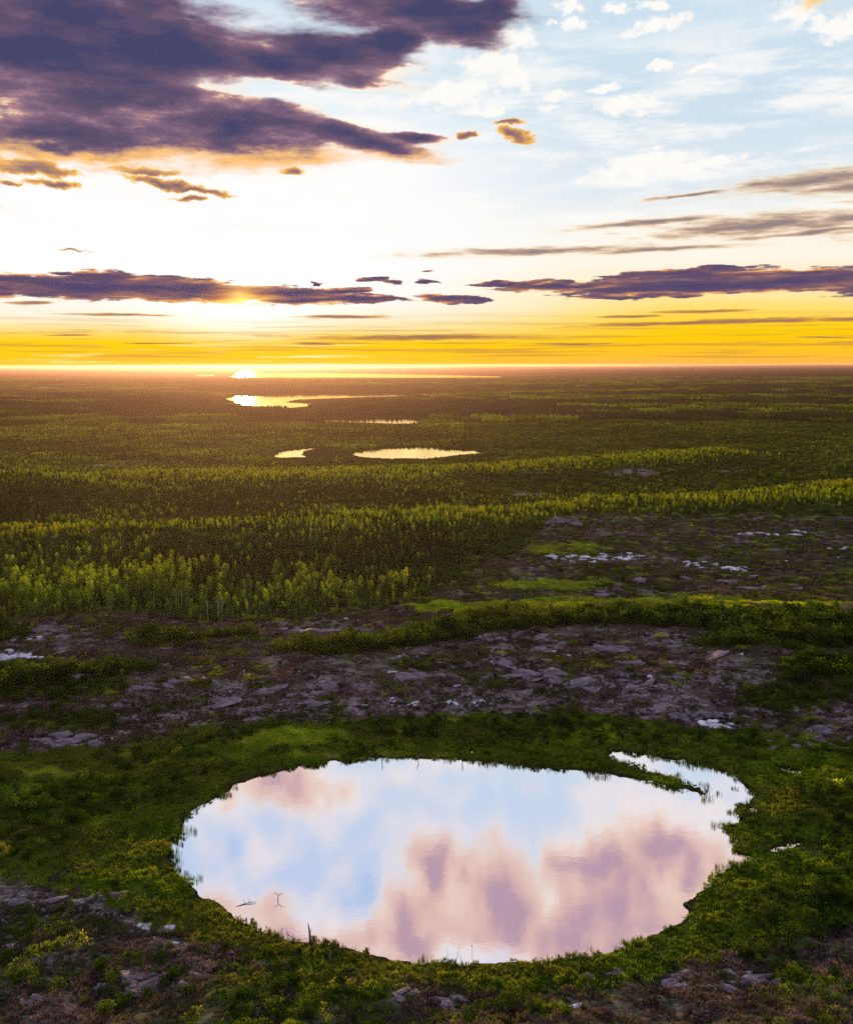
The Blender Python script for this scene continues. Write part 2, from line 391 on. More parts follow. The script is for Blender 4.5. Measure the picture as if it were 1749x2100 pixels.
def ridge(x, y, pts, width_n, width_f, hgt):
    y = y + fbm(x, y, 90, 2, 15) * 50
    """a long smooth rise whose crest follows pts (ground points)"""
    xs = np.array([p[0] for p in pts]); ys = np.array([p[1] for p in pts])
    c_ = np.interp(x, xs, ys)
    d = y - c_
    return hgt * np.where(d < 0, np.exp(-(d / width_n) ** 2), np.exp(-(d / width_f) ** 2))

R1 = [ground_pt(u, v, 4) for u, v in [(-900, 1020), (0, 992), (300, 967), (600, 956), (900, 946), (1100, 936), (1450, 916), (1749, 892), (2600, 860)]]
R2 = [ground_pt(u, v, 4) for u, v in [(-800, 1130), (300, 1110), (600, 1090), (850, 1080), (1100, 1060), (1300, 1040), (1500, 1020), (1749, 1004), (2500, 975)]]
R3 = [ground_pt(u, v, 0) for u, v in [(-900, 850), (0, 832), (350, 835), (500, 850)]]

def land_z(x, y):
    r = np.hypot(x, y)
    z = 0.35 + 0 * x
    big = fbm(x, y, 420, 3, 7)
    z = z + big * (sst(r, 240, 500) * 8 + sst(r, 650, 1000) * 26) + fbm(x * .6, y, 170, 2, 12) * sst(r, 640, 800) * 12
    z = z + fbm(x, y, 1800, 3, 2) * sst(r, 900, 4500) * 46
    z = z + fbm(x, y, 9000, 3, 5) * sst(r, 6000, 16000) * 56
    z = z + sst(r, 14000, 34000) * 26
    z = z - 6 * sst(r, 500, 900) - 8 * sst(r, 1500, 4000)
    z = z + ridge(x, y, R1, 75, 48, 10) + ridge(x, y, R2, 60, 38, 6.5)
    z = z + 22 * np.exp(-((x + 820) / 520) ** 2 - ((y - 1650) / 420) ** 2)
    # the bare rock rise beyond the pond, a ledge facing the water
    u, v = proj(x, y, 0 * x)
    rise = sst(y, 158, 176) * (1 - sst(y, 205, 250))
    z = z + rise * (2.2 + 2.6 * fbm(x, y, 26, 3, 9)) * sst(np.abs(x - 10), 140, 90)
    # low knobs of rock and moss hummocks
    near = 1 - sst(r, 300, 700)
    z = z + near * (fbm(x, y, 17, 4, 4) * 1.5 + fbm(x, y, 3.1, 3, 8) * .45)
    z = z + near * np.maximum(0, fbm(x, y, 9, 3, 21) - .06) * 3.2
    # knolls under the camera side of the pond
    z = z + 2.0 * np.exp(-((y - 78) / 9) ** 2) * (0.6 + 1.4 * fbm(x, y, 12, 3, 31)) + 1.6 * np.exp(-((y - 118) / 22) ** 2 - ((np.abs(x) - 66) / 18) ** 2)
    # wet flat around the water
    sd = SD(x, y)
    flat = np.exp(-np.maximum(sd, 0) / 7.0)
    z = z * (1 - flat) + flat * (0.16 + .18 * fbm(x, y, 2.2, 2, 6) + 0.02 * np.clip(sd, 0, 20))
    z = np.where(sd < .35, np.minimum(z, 0.10 + 0.75 * (sd)), z)
    z = np.maximum(z, np.where(sd > .3, .05, -1.5))
    for nm, lz, pl in LAKES:
        c0 = np.mean(np.array(pl), 0)
        m_ = np.hypot(x - c0[0], y - c0[1]) < 1.6 * np.max(np.hypot(*(np.array(pl) - c0).T)) + 200
        if not m_.any(): continue
        s = poly_sd(x[m_], y[m_], pl) + (1.0 + 20 * fbm(x[m_], y[m_] * .35, 22, 3, 23)) * (c0[1] < 2500)
        w = 60 + c0[1] * .08
        k = np.exp(-np.maximum(s, 0) / w)
        zz = z[m_] * (1 - k) + k * (lz + 0.6)
        zz = np.where(s < 2, lz + np.clip(s, -4, 2) * .4, zz)
        z[m_] = zz
    return z

_shore = [0.0]
def SD(x, y):
    """distance to the pond, its side channel and the marsh pools; negative in the water"""
    out = np.full(np.shape(x), 400.0)
    m_ = (np.abs(x) < 130) & (y > 60) & (y < 240)
    if not m_.any(): return out
    xx = x[m_]; yy = y[m_]
    wob = fbm(xx, yy, 2.4, 3, 13) * 1.5
    s = poly_sd(xx, yy, POND) + wob * 1.1 - .35 - .6 * sst(-xx, 20, 36)
    ch = poly_sd(xx, yy, CHANNEL) + fbm(xx, yy * 1.0, 2.2, 3, 17) * 4.2 - .25
    # the spit of sedge between pond and channel stays dry
    s = np.minimum(s, ch)
    for p_ in POOLS:
        s = np.minimum(s, poly_sd(xx, yy, p_) + fbm(xx, yy, .9, 2, 19) * 1.2 + .05)
    out[m_] = s
    return out

# --------------------------------------------------------- land cover, by ground position
# edge of the closed forest, in the picture's coordinates of level ground
_fe_u = [-900, 0, 100, 250, 560, 640, 740, 850, 905, 960, 1080, 1110, 1200, 1250, 1420, 1600, 1749, 2600]
_fe_v = [1300, 1292, 1288, 1284, 1284, 1276, 1266, 1246, 1212, 1182, 1136, 1112, 1086, 1084, 1082, 1078, 1074, 1050]
def cover(x, y):
    """returns dict of masks: forest, band (tall shrub band), rock, grass (bright sward), moss"""
    u, v = proj(x, y, 0 * x + .5)
    r = np.hypot(x, y)
    n1 = fbm(x, y, 14, 3, 41); n2 = fbm(x, y, 40, 3, 43)
    fe = np.interp(u, _fe_u, _fe_v)
    forest = sst(fe - v + n1 * 22, -2, 8)
    bt = np.interp(u, [-900, 540, 650, 850, 1040, 1150, 1400, 1560, 1749, 2600], [1345, 1345, 1338, 1314, 1268, 1276, 1256, 1276, 1284, 1300])
    bb = np.interp(u, [-900, 540, 650, 850, 1050, 1300, 1450, 1520, 1620, 1749, 2600], [1340, 1348, 1372, 1345, 1308, 1300, 1306, 1338, 1352, 1356, 1380])
    band = sst(v - bt + n1 * 16, -4, 4) * sst(bb - v + n1 * 16, -4, 4)
    def blob(a, b, ra, rb): return np.clip(1.35 - ((u - a) / ra) ** 2 - ((v - b) / rb) ** 2 + n1 * 1.6, 0, 1)
    for q in ((-60, 1320, 130, 22), (60, 1425, 190, 28), (90, 1480, 150, 22), (360, 1330, 70, 8), (480, 1322, 60, 7), (250, 1395, 60, 9), (380, 1425, 70, 9), (850, 1395, 50, 10), (1640, 1440, 120, 20), (1700, 1400, 100, 22), (1540, 1340, 120, 18), (-200, 1450, 200, 60)):
        band = np.maximum(band, blob(*q))
    lawn = np.maximum.reduce([blob(610, 1508, 130, 22), blob(760, 1545, 200, 9) * .7, blob(330, 1560, 60, 10) * .6, blob(120, 1590, 150, 12) * .5, blob(1120, 1200, 130, 14) * .7, blob(1000, 1250, 200, 14), blob(1350, 1235, 260, 13) * .8, blob(1160, 1140, 90, 16) * .6, blob(1560, 1245, 200, 12) * .5])
    # moss-and-sedge lowland round the pond
    low_top = np.interp(u, [-900, 0, 240, 420, 700, 1000, 1300, 1500, 1749, 2600], [1560, 1548, 1530, 1490, 1474, 1468, 1480, 1500, 1535, 1560])
    low_bot = np.interp(u, [-900, 0, 200, 330, 480, 700, 950, 1200, 1400, 1560, 1749, 2600], [1810, 1800, 1830, 1900, 1960, 2010, 2040, 2035, 1990, 1950, 1900, 1850])
    low = sst(v - low_top + n1 * 34, -6, 10) * sst(low_bot - v + n1 * 60, -12, 20)
    rock = (1 - forest) * (1 - low) * (1 - .85 * band) * (1 - lawn)
    rock = rock * np.clip(.85 + n2 * 1.2 + n1 * .7, 0, 1) * (1 - .55 * sst(v, 1930, 2010)) * (1 - .35 * (1 - sst(v, 1220, 1300)))
    # openings of bare rock inside the forest
    fo = np.maximum.reduce([blob(680, 993, 60, 6), blob(350, 935, 120, 2), blob(220, 945, 60, 8), blob(1160, 1097, 60, 10), blob(760, 838, 60, 2), blob(1300, 968, 60, 7), blob(1500, 960, 40, 5), blob(330, 1134, 40, 4), blob(1100, 968, 60, 4),
                            blob(1080, 1010, 40, 3), blob(40, 805, 50, 4)])
    fo = fo * np.clip(.45 + n1 * 3.2 + fbm(x, y, 7, 2, 45) * 1.6, 0, 1)
    return dict(u=u, v=v, r=r, forest=forest * (1 - .92 * fo * (r < 1500)), band=band, rock=np.maximum(rock, fo * (r < 1500)), lawn=lawn, low=low, fd=fe - v, n1=n1, n2=n2)

def tag(o, label=None, cat=None, group=None, kind=None):
    if label: o['label'] = label
    if cat: o['category'] = cat
    if group: o['group'] = group
    if kind: o['kind'] = kind
    return o
def link(o, parent=None):
    scene.collection.objects.link(o)
    if parent is not None: o.parent = parent
    return o

def grid_mesh(name, co, quads, mat=None, smooth=True):
    me = bpy.data.meshes.new(name)
    me.vertices.add(len(co)); me.vertices.foreach_set('co', np.ascontiguousarray(co, np.float32).ravel())
    q = np.ascontiguousarray(quads, np.int32); k = q.shape[1]
    me.loops.add(q.size); me.loops.foreach_set('vertex_index', q.ravel())
    me.polygons.add(len(q)); me.polygons.foreach_set('loop_start', np.arange(0, q.size, k, dtype=np.int32))
    me.polygons.foreach_set('loop_total', np.full(len(q), k, np.int32))
    me.update(calc_edges=True)
    if smooth: me.polygons.foreach_set('use_smooth', np.ones(len(q), bool))
    if mat: me.materials.append(mat)
    me.validate()
    return me

def new_mat(name):
    mt = bpy.data.materials.new(name); mt.use_nodes = True
    return mt, Tree(mt.node_tree)
def surf(t, shader, disp=None):
    o = t.n('ShaderNodeOutputMaterial'); t.nt.links.new(shader, o.inputs[0])
    return o
def bsdf(t, color, rough=.9, spec=.2, normal=None, **kw):
    p = t.n('ShaderNodeBsdfPrincipled')
    t.put(p.inputs['Base Color'], color); t.put(p.inputs['Roughness'], rough); t.put(p.inputs['Specular IOR Level'], spec)
    if normal is not None: t.put(p.inputs['Normal'], normal)
    for k, v_ in kw.items(): t.put(p.inputs[k], v_)
    return p.outputs[0]
def attr(t, name):
    a = t.n('ShaderNodeAttribute', attribute_name=name); return a.outputs['Fac']
def bump(t, h, strength, dist):
    b = t.n('ShaderNodeBump'); t.put(b.inputs['Height'], h); b.inputs['Strength'].default_value = strength; b.inputs['Distance'].default_value = dist
    return b.outputs[0]

# --- ground material
M_ground, t = new_mat('ground')
gp = t.n('ShaderNodeNewGeometry').outputs['Position']
a_rock, a_green, a_lawn, a_for = attr(t, 'rock'), attr(t, 'low'), attr(t, 'lawn'), attr(t, 'forest')
nA = t.noise(gp, .9, 6, .65); nB = t.noise(gp, .12, 5, .6); nC = t.noise(gp, 3.2, 4, .7); nD = t.noise(gp, .012, 4, .6)
moss = t.ramp(nA, [(.25, (.014, .028, .004)), (.45, (.035, .065, .008)), (.6, (.07, .10, .010)), (.8, (.12, .13, .02))])
moss = t.mix(t.sstep(nB, .52, .68), moss, (.07, .05, .022))
lawn_c = t.ramp(nC, [(.2, (.12, .15, .012)), (.5, (.24, .28, .02)), (.8, (.38, .36, .05))])
lawn_c = t.mix(t.sstep(nB, .45, .7), lawn_c, (.16, .10, .03))
heath = t.ramp(nA, [(.25, (.035, .02, .028)), (.42, (.085, .052, .058)), (.58, (.15, .10, .10)), (.75, (.24, .18, .155))])
# fractured pale rock, streaked along the strata
strat = t.mapping(gp, rot=(0, 0, R(12)), sc=(.22, 1.1, 1.5))
nE = t.noise(strat, .55, 7, .68); nF = t.noise(strat, 2.4, 5, .7)
rockc = t.ramp(nF, [(.25, (.085, .06, .08)), (.5, (.25, .185, .20)), (.70, (.50, .42, .44))])
rk = t.sstep(t.m('ADD', nE, t.m('MULTIPLY', nC, .35)), .56, .69)
vo = t.n('ShaderNodeTexVoronoi', feature='DISTANCE_TO_EDGE'); t.put(vo.inputs['Vector'], t.mapping(t.v('ADD', gp, t.v('SCALE', t.noise(gp, .8, 3, .6, out=1), 1.6)), rot=(0, 0, R(12)), sc=(.35, .8, 1))); vo.inputs['Scale'].default_value = .8
rockc = t.mix(t.sstep(vo.outputs[0], .07, .0), rockc, (.03, .022, .02))
heath = t.mix(t.m('MULTIPLY', t.sstep(nB, .45, .65), .55), heath, (.05, .055, .012))
rocky = t.mix(rk, heath, rockc)
forc = t.ramp(nA, [(.3, (.014, .022, .006)), (.6, (.035, .048, .010)), (.8, (.07, .06, .02))])
# beyond the modelled trees the canopy itself: mottled crowns
can = t.noise(t.mapping(gp, sc=(1, 1, 1)), .035, 8, .7)
canc = t.ramp(can, [(.3, (.004, .005, .004)), (.5, (.010, .011, .006)), (.68, (.024, .020, .010)), (.8, (.024, .016, .016))])
dist = t.v('LENGTH', gp, out=1)
forc = t.mix(t.sstep(dist, 1500, 3000), forc, canc)
cg = t.mix(a_rock, moss, rocky)
cg = t.mix(a_lawn, cg, lawn_c)
cg = t.mix(a_for, cg, forc)
wetm = attr(t, 'wet')
cg = t.mix(wetm, cg, (.022, .020, .008))
hh = t.m('ADD', t.m('MULTIPLY', nA, .5), t.m('ADD', t.m('MULTIPLY', nC, .2), t.m('MULTIPLY', t.m('MULTIPLY', rk, a_rock), .35)))
nrm = bump(t, t.m('MULTIPLY', hh, t.sstep(dist, 900, 250)), .9, .5)
dfs = t.n('ShaderNodeBsdfDiffuse'); t.put(dfs.inputs[0], cg); t.put(dfs.inputs['Normal'], nrm); surf(t, dfs.outputs[0])

# --- ground sheet: rings about the camera foot, dense inside the view
rr = [0.0]; r_ = 18.0
radii = []
while r_ < 36000:
    radii.append(r_)
    r_ *= 1.0048 if r_ < 240 else (1.0065 if r_ < 1500 else 1.011)
radii = np.array(radii)
th_in = np.linspace(-30, 30, 820)
th = np.concatenate([np.arange(-180, -60, 6), np.arange(-60, -30, 1.5), th_in, np.arange(31, 60, 1.5), np.arange(60, 180, 6)])
th = np.radians(np.unique(th)); nt_ = len(th); nr_ = len(radii)
TH, RR = np.meshgrid(th, radii)
gx = (np.sin(TH) * RR); gy = (np.cos(TH) * RR)
gz = land_z(gx.ravel(), gy.ravel()).reshape(gx.shape)
cv = cover(gx.ravel(), gy.ravel())
co = np.stack([gx.ravel(), gy.ravel(), gz.ravel()], 1)
idx = np.arange(nr_ * nt_).reshape(nr_, nt_)
nxt = np.roll(idx, -1, axis=1)
quads = np.stack([idx[:-1].ravel(), nxt[:-1].ravel(), nxt[1:].ravel(), idx[1:].ravel()], 1)
# closing fan at the camera's foot
c0 = len(co); co = np.vstack([co, [[0, 0, .35]]])
quads = np.vstack([quads, np.stack([np.full(nt_ // 2, c0), idx[0, 0:2 * (nt_ // 2):2], idx[0, 1:2 * (nt_ // 2):2], nxt[0, 1:2 * (nt_ // 2):2]], 1)])
gm = grid_mesh('ground', co, quads, M_ground)
import bmesh
sdv = SD(gx.ravel(), gy.ravel())
def add_attr(me, name, arr):
    a = me.attributes.new(name, 'FLOAT', 'POINT')
    b = np.zeros(len(me.vertices), np.float32); b[:len(arr)] = arr
    a.data.foreach_set('value', b)
add_attr(gm, 'rock', cv['rock']); add_attr(gm, 'low', cv['low']); add_attr(gm, 'lawn', cv['lawn']); add_attr(gm, 'forest', cv['forest'])
add_attr(gm, 'wet', sst(sdv, .9, .1))
ground = link(bpy.data.objects.new('ground', gm)); tag(ground, kind='structure')

# --- water
def water_mat(name, tint, rough, wave, dist_, glossy=1.0):
    mt, t = new_mat(name)
    g = t.n('ShaderNodeNewGeometry').outputs['Position']
    w1 = t.noise(t.mapping(g, sc=(1, 1, 1)), wave, 3, .55)
    nr = bump(t, w1, 1.0, dist_)
    gl = t.n('ShaderNodeBsdfGlossy'); t.put(gl.inputs['Color'], tint); t.put(gl.inputs['Roughness'], rough); t.put(gl.inputs['Normal'], nr)
    surf(t, gl.outputs[0])
    return mt
M_pond = water_mat('pond_water', (.93, .94, .97), .045, .5, .004)
M_lake = water_mat('lake_water', (1.0, .78, .34), .07, .25, .01)  # gold of the reflected sunset is put into the water's tint
def sheet(name, pl, z, mat, grow=1.2):
    pl = np.array(pl); c_ = pl.mean(0)
    me = bpy.data.meshes.new(name)
    dirs = (pl - c_); L = np.hypot(*dirs.T)[:, None]
    q = c_ + dirs * (1 + grow / np.maximum(L, 1e-3))
    bm = bmesh.new()
    f = bm.faces.new([bm.verts.new((a, b, z)) for a, b in q])
    bmesh.ops.triangulate(bm, faces=[f])
    bmesh.ops.recalc_face_normals(bm, faces=bm.faces)
    for f in bm.faces:
        if f.normal.z < 0: f.normal_flip()
    bm.to_mesh(me); bm.free()
    me.materials.append(mat)
    return tag(link(bpy.data.objects.new(name, me)), kind='structure')
# pond and channel share one level and one sheet that dips under the banks
xs0, ys0 = np.array(POND).min(0) - 3; xs1, ys1 = np.array(POND + CHANNEL).max(0) + 3
sheet('pond', [(xs0, ys0), (xs1 + 3, ys0), (xs1 + 3, ys1), (xs0, ys1)], 0.0, M_pond, 0)
for i, p_ in enumerate(POOLS):
    sheet('marsh_pool', p_, 0.004, M_pond, .7)
for nm, lz, pl in LAKES:
    sheet('lake', pl, lz, M_lake, 3.0)

# ================================================================== VEGETATION
def foliage_mat(name, cols, trans=.45, nscale=.7, tint_scale=.025, warm=(.10, .085, .010), warm_amt=.6, tcol=1.6):
    """leaves: two-sided scatter with light coming through; tone differs between plants and between clumps"""
    mt, t = new_mat(name)
    g = t.n('ShaderNodeNewGeometry').outputs['Position']
    rnd = t.n('ShaderNodeObjectInfo').outputs['Random']
    n1 = t.noise(g, nscale, 3, .6)
    f = t.m('ADD', t.m('MULTIPLY', n1, .5), t.m('MULTIPLY', rnd, .5), clamp=True)
    col = t.ramp(f, cols)
    n2 = t.noise(t.mapping(g, sc=(.6, 1.4, .2)), tint_scale, 4, .6)
    col = t.mix(t.m('MULTIPLY', t.sstep(t.m('ADD', n2, t.m('MULTIPLY', rnd, .12)), .48, .66), warm_amt), col, warm)
    d = t.n('ShaderNodeBsdfDiffuse'); t.put(d.inputs[0], col)
    tr = t.n('ShaderNodeBsdfTranslucent'); t.put(tr.inputs[0], t.v('MULTIPLY', t.v('SCALE', col, tcol), (1.15, 1.1, .55)))
    mx = t.n('ShaderNodeMixShader'); mx.inputs[0].default_value = trans
    t.nt.links.new(d.outputs[0], mx.inputs[1]); t.nt.links.new(tr.outputs[0], mx.inputs[2])
    surf(t, mx.outputs[0])
    return mt
M_aspen = foliage_mat('aspen_leaves', [(.25, (.036, .075, .009)), (.5, (.115, .20, .014)), (.72, (.25, .35, .018))], .55, tint_scale=.018, warm=(.13, .15, .012), warm_amt=.55)
M_aspen_lit = foliage_mat('aspen_leaves_lit', [(.25, (.045, .08, .008)), (.5, (.13, .20, .012)), (.72, (.26, .34, .018))], .6, tint_scale=.018, warm=(.26, .26, .014), warm_amt=.6)  # aspen leaves brightened as if sunlit; the light is in the colour
M_spruce = foliage_mat('spruce_needles', [(.25, (.011, .032, .012)), (.5, (.036, .070, .014)), (.75, (.09, .13, .018))], .3, warm=(.11, .075, .04), warm_amt=.5)
M_shrub = foliage_mat('shrub_leaves', [(.25, (.010, .028, .006)), (.5, (.028, .060, .008)), (.75, (.075, .12, .012))], .42, warm=(.06, .08, .012))
M_grass = foliage_mat('sedge_blades', [(.25, (.030, .062, .006)), (.5, (.085, .155, .010)), (.75, (.18, .26, .018))], .45, .5, .05, (.13, .10, .03), .5)
M_sward = foliage_mat('sward_blades', [(.25, (.11, .17, .010)), (.5, (.24, .33, .018)), (.75, (.42, .48, .04))], .5, .5, .05, (.26, .22, .05), .45)
M_heath = foliage_mat('heath_twigs', [(.25, (.04, .026, .032)), (.5, (.14, .088, .095)), (.75, (.26, .185, .16))], .3, .5, .06, (.05, .06, .012), .7, 1.3)
M_paleb, t = new_mat('pale_bark'); surf(t, bsdf(t, t.ramp(t.noise(t.mapping(t.n('ShaderNodeTexCoord').outputs['Object'], sc=(1, 1, 4)), 3, 3, .6), [(.4, (.20, .18, .165)), (.62, (.10, .085, .08))]), .8))
M_darkb, t = new_mat('dark_bark'); surf(t, bsdf(t, t.ramp(t.noise(t.n('ShaderNodeTexCoord').outputs['Object'], 5, 3, .6), [(.4, (.05, .04, .035)), (.62, (.10, .08, .07))]), .9))
M_dead, t = new_mat('dead_wood'); surf(t, bsdf(t, t.ramp(t.noise(t.mapping(t.n('ShaderNodeTexCoord').outputs['Object'], sc=(4, 4, .6)), 4, 4, .6), [(.35, (.06, .05, .055)), (.65, (.17, .15, .15))]), .85))
M_pale_dead, t = new_mat('bleached_wood'); surf(t, bsdf(t, (.27, .24, .24), .8))

def tubes(paths, sides=5):
    """paths: list of lists of (point, radius) -> vertices, quads"""
    V = []; F = []
    for path in paths:
        base_i = len(V)
        for k, (p, r) in enumerate(path):
            p = np.array(p, float)
            a = np.array(path[min(k + 1, len(path) - 1)][0], float) - np.array(path[max(k - 1, 0)][0], float)
            a /= np.linalg.norm(a) + 1e-9
            s = np.cross(a, (0.3, 0.9, 0.1)); s /= np.linalg.norm(s) + 1e-9
            q = np.cross(a, s)
            for j in range(sides):
                th_ = 2 * math.pi * j / sides
                V.append(p + r * (math.cos(th_) * s + math.sin(th_) * q))
        for k in range(len(path) - 1):
            for j in range(sides):
                F.append((base_i + k * sides + j, base_i + k * sides + (j + 1) % sides, base_i + (k + 1) * sides + (j + 1) % sides, base_i + (k + 1) * sides + j))
        top = base_i + (len(path) - 1) * sides
        F.append((top, top + 1, top + 2, top + 3))
    return V, F
def mesh_of(name, V, F, mat, smooth=False):
    me = bpy.data.meshes.new(name)
    me.from_pydata([tuple(map(float, v)) for v in V], [], F)
    me.materials.append(mat)
    if smooth: me.polygons.foreach_set('use_smooth', np.ones(len(F), bool))
    me.update()
    return me
def leaf_cards(C, N, L, W, V, F, rs):
    """one bent leaf-clump card at C, facing N, length L, width W"""
    N = N / (np.linalg.norm(N) + 1e-9)
    a = np.cross(N, rs.normal(size=3)); a /= np.linalg.norm(a) + 1e-9
    b = np.cross(N, a)
    i = len(V)
    V += [C - a * L, C - b * W + N * W * .25 * rs.normal(), C + a * L, C + b * W + N * W * .25 * rs.normal()]
    F.append((i, i + 1, i + 2, i + 3))

def aspen_parts(seed, h=8.0, spread=1.0, nclump=24, mat=None):
    rs = np.random.default_rng(seed)
    lean = rs.normal(size=2) * .25
    def axis(t): return np.array([lean[0] * t * t + .08 * math.sin(5 * t + seed), lean[1] * t * t, h * t])
    paths = [[(axis(t), .085 * (1 - t) ** .8 + .015) for t in np.linspace(0, .97, 9)]]
    V = []; F = []
    for k in range(nclump):
        t = .18 + .82 * ((k + .5) / nclump) ** .85
        prof = spread * (1.1 * math.sin(math.pi * min(1, (t - .06) / .97)) ** .8 + .08)
        ang = k * 2.4 + rs.normal() * .5
        rad = prof * rs.uniform(.35, 1.0)
        c_ = axis(t) + np.array([math.cos(ang) * rad, math.sin(ang) * rad, rs.normal() * .15])
        if k % 2 == 0 and t < .9:
            s0 = axis(t - .07)
            paths.append([(s0, .03), ((s0 + c_) / 2 + np.array([0, 0, -.05]), .02), (c_, .008)])
        cr = rs.uniform(.38, .68)
        for _ in range(rs.integers(11, 20)):
            d = rs.normal(size=3); d /= np.linalg.norm(d)
            q = c_ + d * cr * rs.uniform(.3, 1) * np.array([1, 1, 1.15])
            leaf_cards(q, d + rs.normal(size=3) * .7, rs.uniform(.11, .2), rs.uniform(.08, .14), V, F, rs)
    tv, tf = tubes(paths)
    return mesh_of('trunk', tv, tf, M_paleb, True), mesh_of('crown', V, F, mat or M_aspen)

def spruce_parts(seed, h=8.0, base_r=1.15):
    rs = np.random.default_rng(seed)
    paths = [[((0, 0, h * t), .10 * (1 - t) + .012) for t in np.linspace(0, 1, 7)]]
    V = []; F = []
    z = h * .10
    while z < h * .985:
        t = z / h
        r0 = base_r * (1 - t) ** .85 + .08
        nb = max(4, int(7 * (1 - t) + 4))
        ph = rs.uniform(0, 6.3)
        for j in range(nb):
            if rs.random() < .14: continue
            a = ph + 6.283 * j / nb + rs.normal() * .2
            r = r0 * rs.uniform(.6, 1.12)
            dr = np.array([math.cos(a), math.sin(a), 0]); sd_ = np.array([-math.sin(a), math.cos(a), 0])
            root = np.array([0, 0, z + .05]); tip = dr * r + np.array([0, 0, z - r * rs.uniform(.15, .45)])
            mid = (root + tip) / 2 + np.array([0, 0, .08])
            w = .16 + r * .26
            i = len(V)
            V += [root, mid + sd_ * w, mid - sd_ * w, tip, mid + np.array([0, 0, -.28 - .1 * r])]
            F += [(i, i + 2, i + 3, i + 1), (i, i + 3, i + 4)]
        z += h * rs.uniform(.028, .045)
    tv, tf = tubes(paths)
    return mesh_of('trunk', tv, tf, M_darkb, True), mesh_of('crown', V, F, M_spruce)

def shrub_parts(seed, h=1.8, w=1.2, n=260, mat=None):
    rs = np.random.default_rng(seed)
    paths = []; V = []; F = []
    lobes = [(np.array([math.cos(a) * w * .5 * rs.uniform(.2, 1), math.sin(a) * w * .5 * rs.uniform(.2, 1), h * rs.uniform(.45, .85)]), w * rs.uniform(.28, .48)) for a in np.linspace(0, 6.28, 8)[:-1]]
    for c_, r in lobes:
        paths.append([((c_[0] * .12, c_[1] * .12, -.1), .03), (c_ * .55, .018), (c_, .008)])
        for _ in range(n // len(lobes)):
            d = rs.normal(size=3); d /= np.linalg.norm(d)
            q = c_ + d * r * rs.uniform(.35, 1.05) * np.array([1, 1, 1.25])
            if q[2] < .02: q[2] = abs(q[2]) + .05
            leaf_cards(q, d + rs.normal(size=3) * .7, rs.uniform(.06, .13) * (1 + .25 * h), rs.uniform(.05, .08) * (1 + .2 * h), V, F, rs)
    tv, tf = tubes(paths, 4)
    return mesh_of('stems', tv, tf, M_darkb), mesh_of('foliage', V, F, mat or M_shrub)

def tuft_patch(seed, size=3.2, n=420, h=.42, mat=None, blade=.035, lean=.5, clump=34):
    """a patch of blades growing in tussocks"""
    rs = np.random.default_rng(seed)
    cen = rs.uniform(-size / 2, size / 2, (clump, 2)); V = []; F = []
    for k in range(n):
        c_ = cen[rs.integers(clump)] + rs.normal(size=2) * .13
        a = rs.uniform(0, 6.28); l = rs.uniform(.1, 1) * lean; hh_ = h * rs.uniform(.45, 1.15)
        d = np.array([math.cos(a), math.sin(a), 0]); s = np.array([-d[1], d[0], 0])
        p = np.array([c_[0], c_[1], -.04]); b = blade * rs.uniform(.6, 1.5)
        m1 = p + d * l * hh_ * .35 + np.array([0, 0, hh_ * .65]); tip = p + d * l * hh_ + np.array([0, 0, hh_])
        i = len(V)
        V += [p - s * b, p + s * b, m1 + s * b * .8, m1 - s * b * .8, tip]
        F += [(i, i + 1, i + 2, i + 3), (i + 3, i + 2, i + 4)]
    return V, F

def forest_patch(seed, size=34.0, n=78):
    rs = np.random.default_rng(seed); V = []; F = []
    for k in range(n):
        c_ = rs.uniform(-size / 2, size / 2, 2); h = rs.uniform(4.5, 9.0); r = rs.uniform(.9, 1.7); kind = rs.random()
        prof = [(-.3, .5), (.25, 1.0), (.55, .75), (.8, .38)] if kind < .55 else [(-.3, .25), (.35, .75), (.62, 1.0), (.86, .62)]
        rings = []
        for (tz, tr) in prof:
            ring = []
            for j in range(5):
                a = j * 1.2566 + rs.normal() * .2
                ring.append(len(V)); q = r * tr * rs.uniform(.6, 1.15)
                V.append((c_[0] + math.cos(a) * q, c_[1] + math.sin(a) * q, h * tz + rs.normal() * .25))
            rings.append(ring)
        top = len(V); V.append((c_[0] + rs.normal() * .1, c_[1] + rs.normal() * .1, h))
        for a_, b_ in zip(rings[:-1], rings[1:]):
            for j in range(5): F.append((a_[j], a_[(j + 1) % 5], b_[(j + 1) % 5], b_[j]))
        for j in range(5): F.append((rings[-1][j], rings[-1][(j + 1) % 5], top))
    return V, F

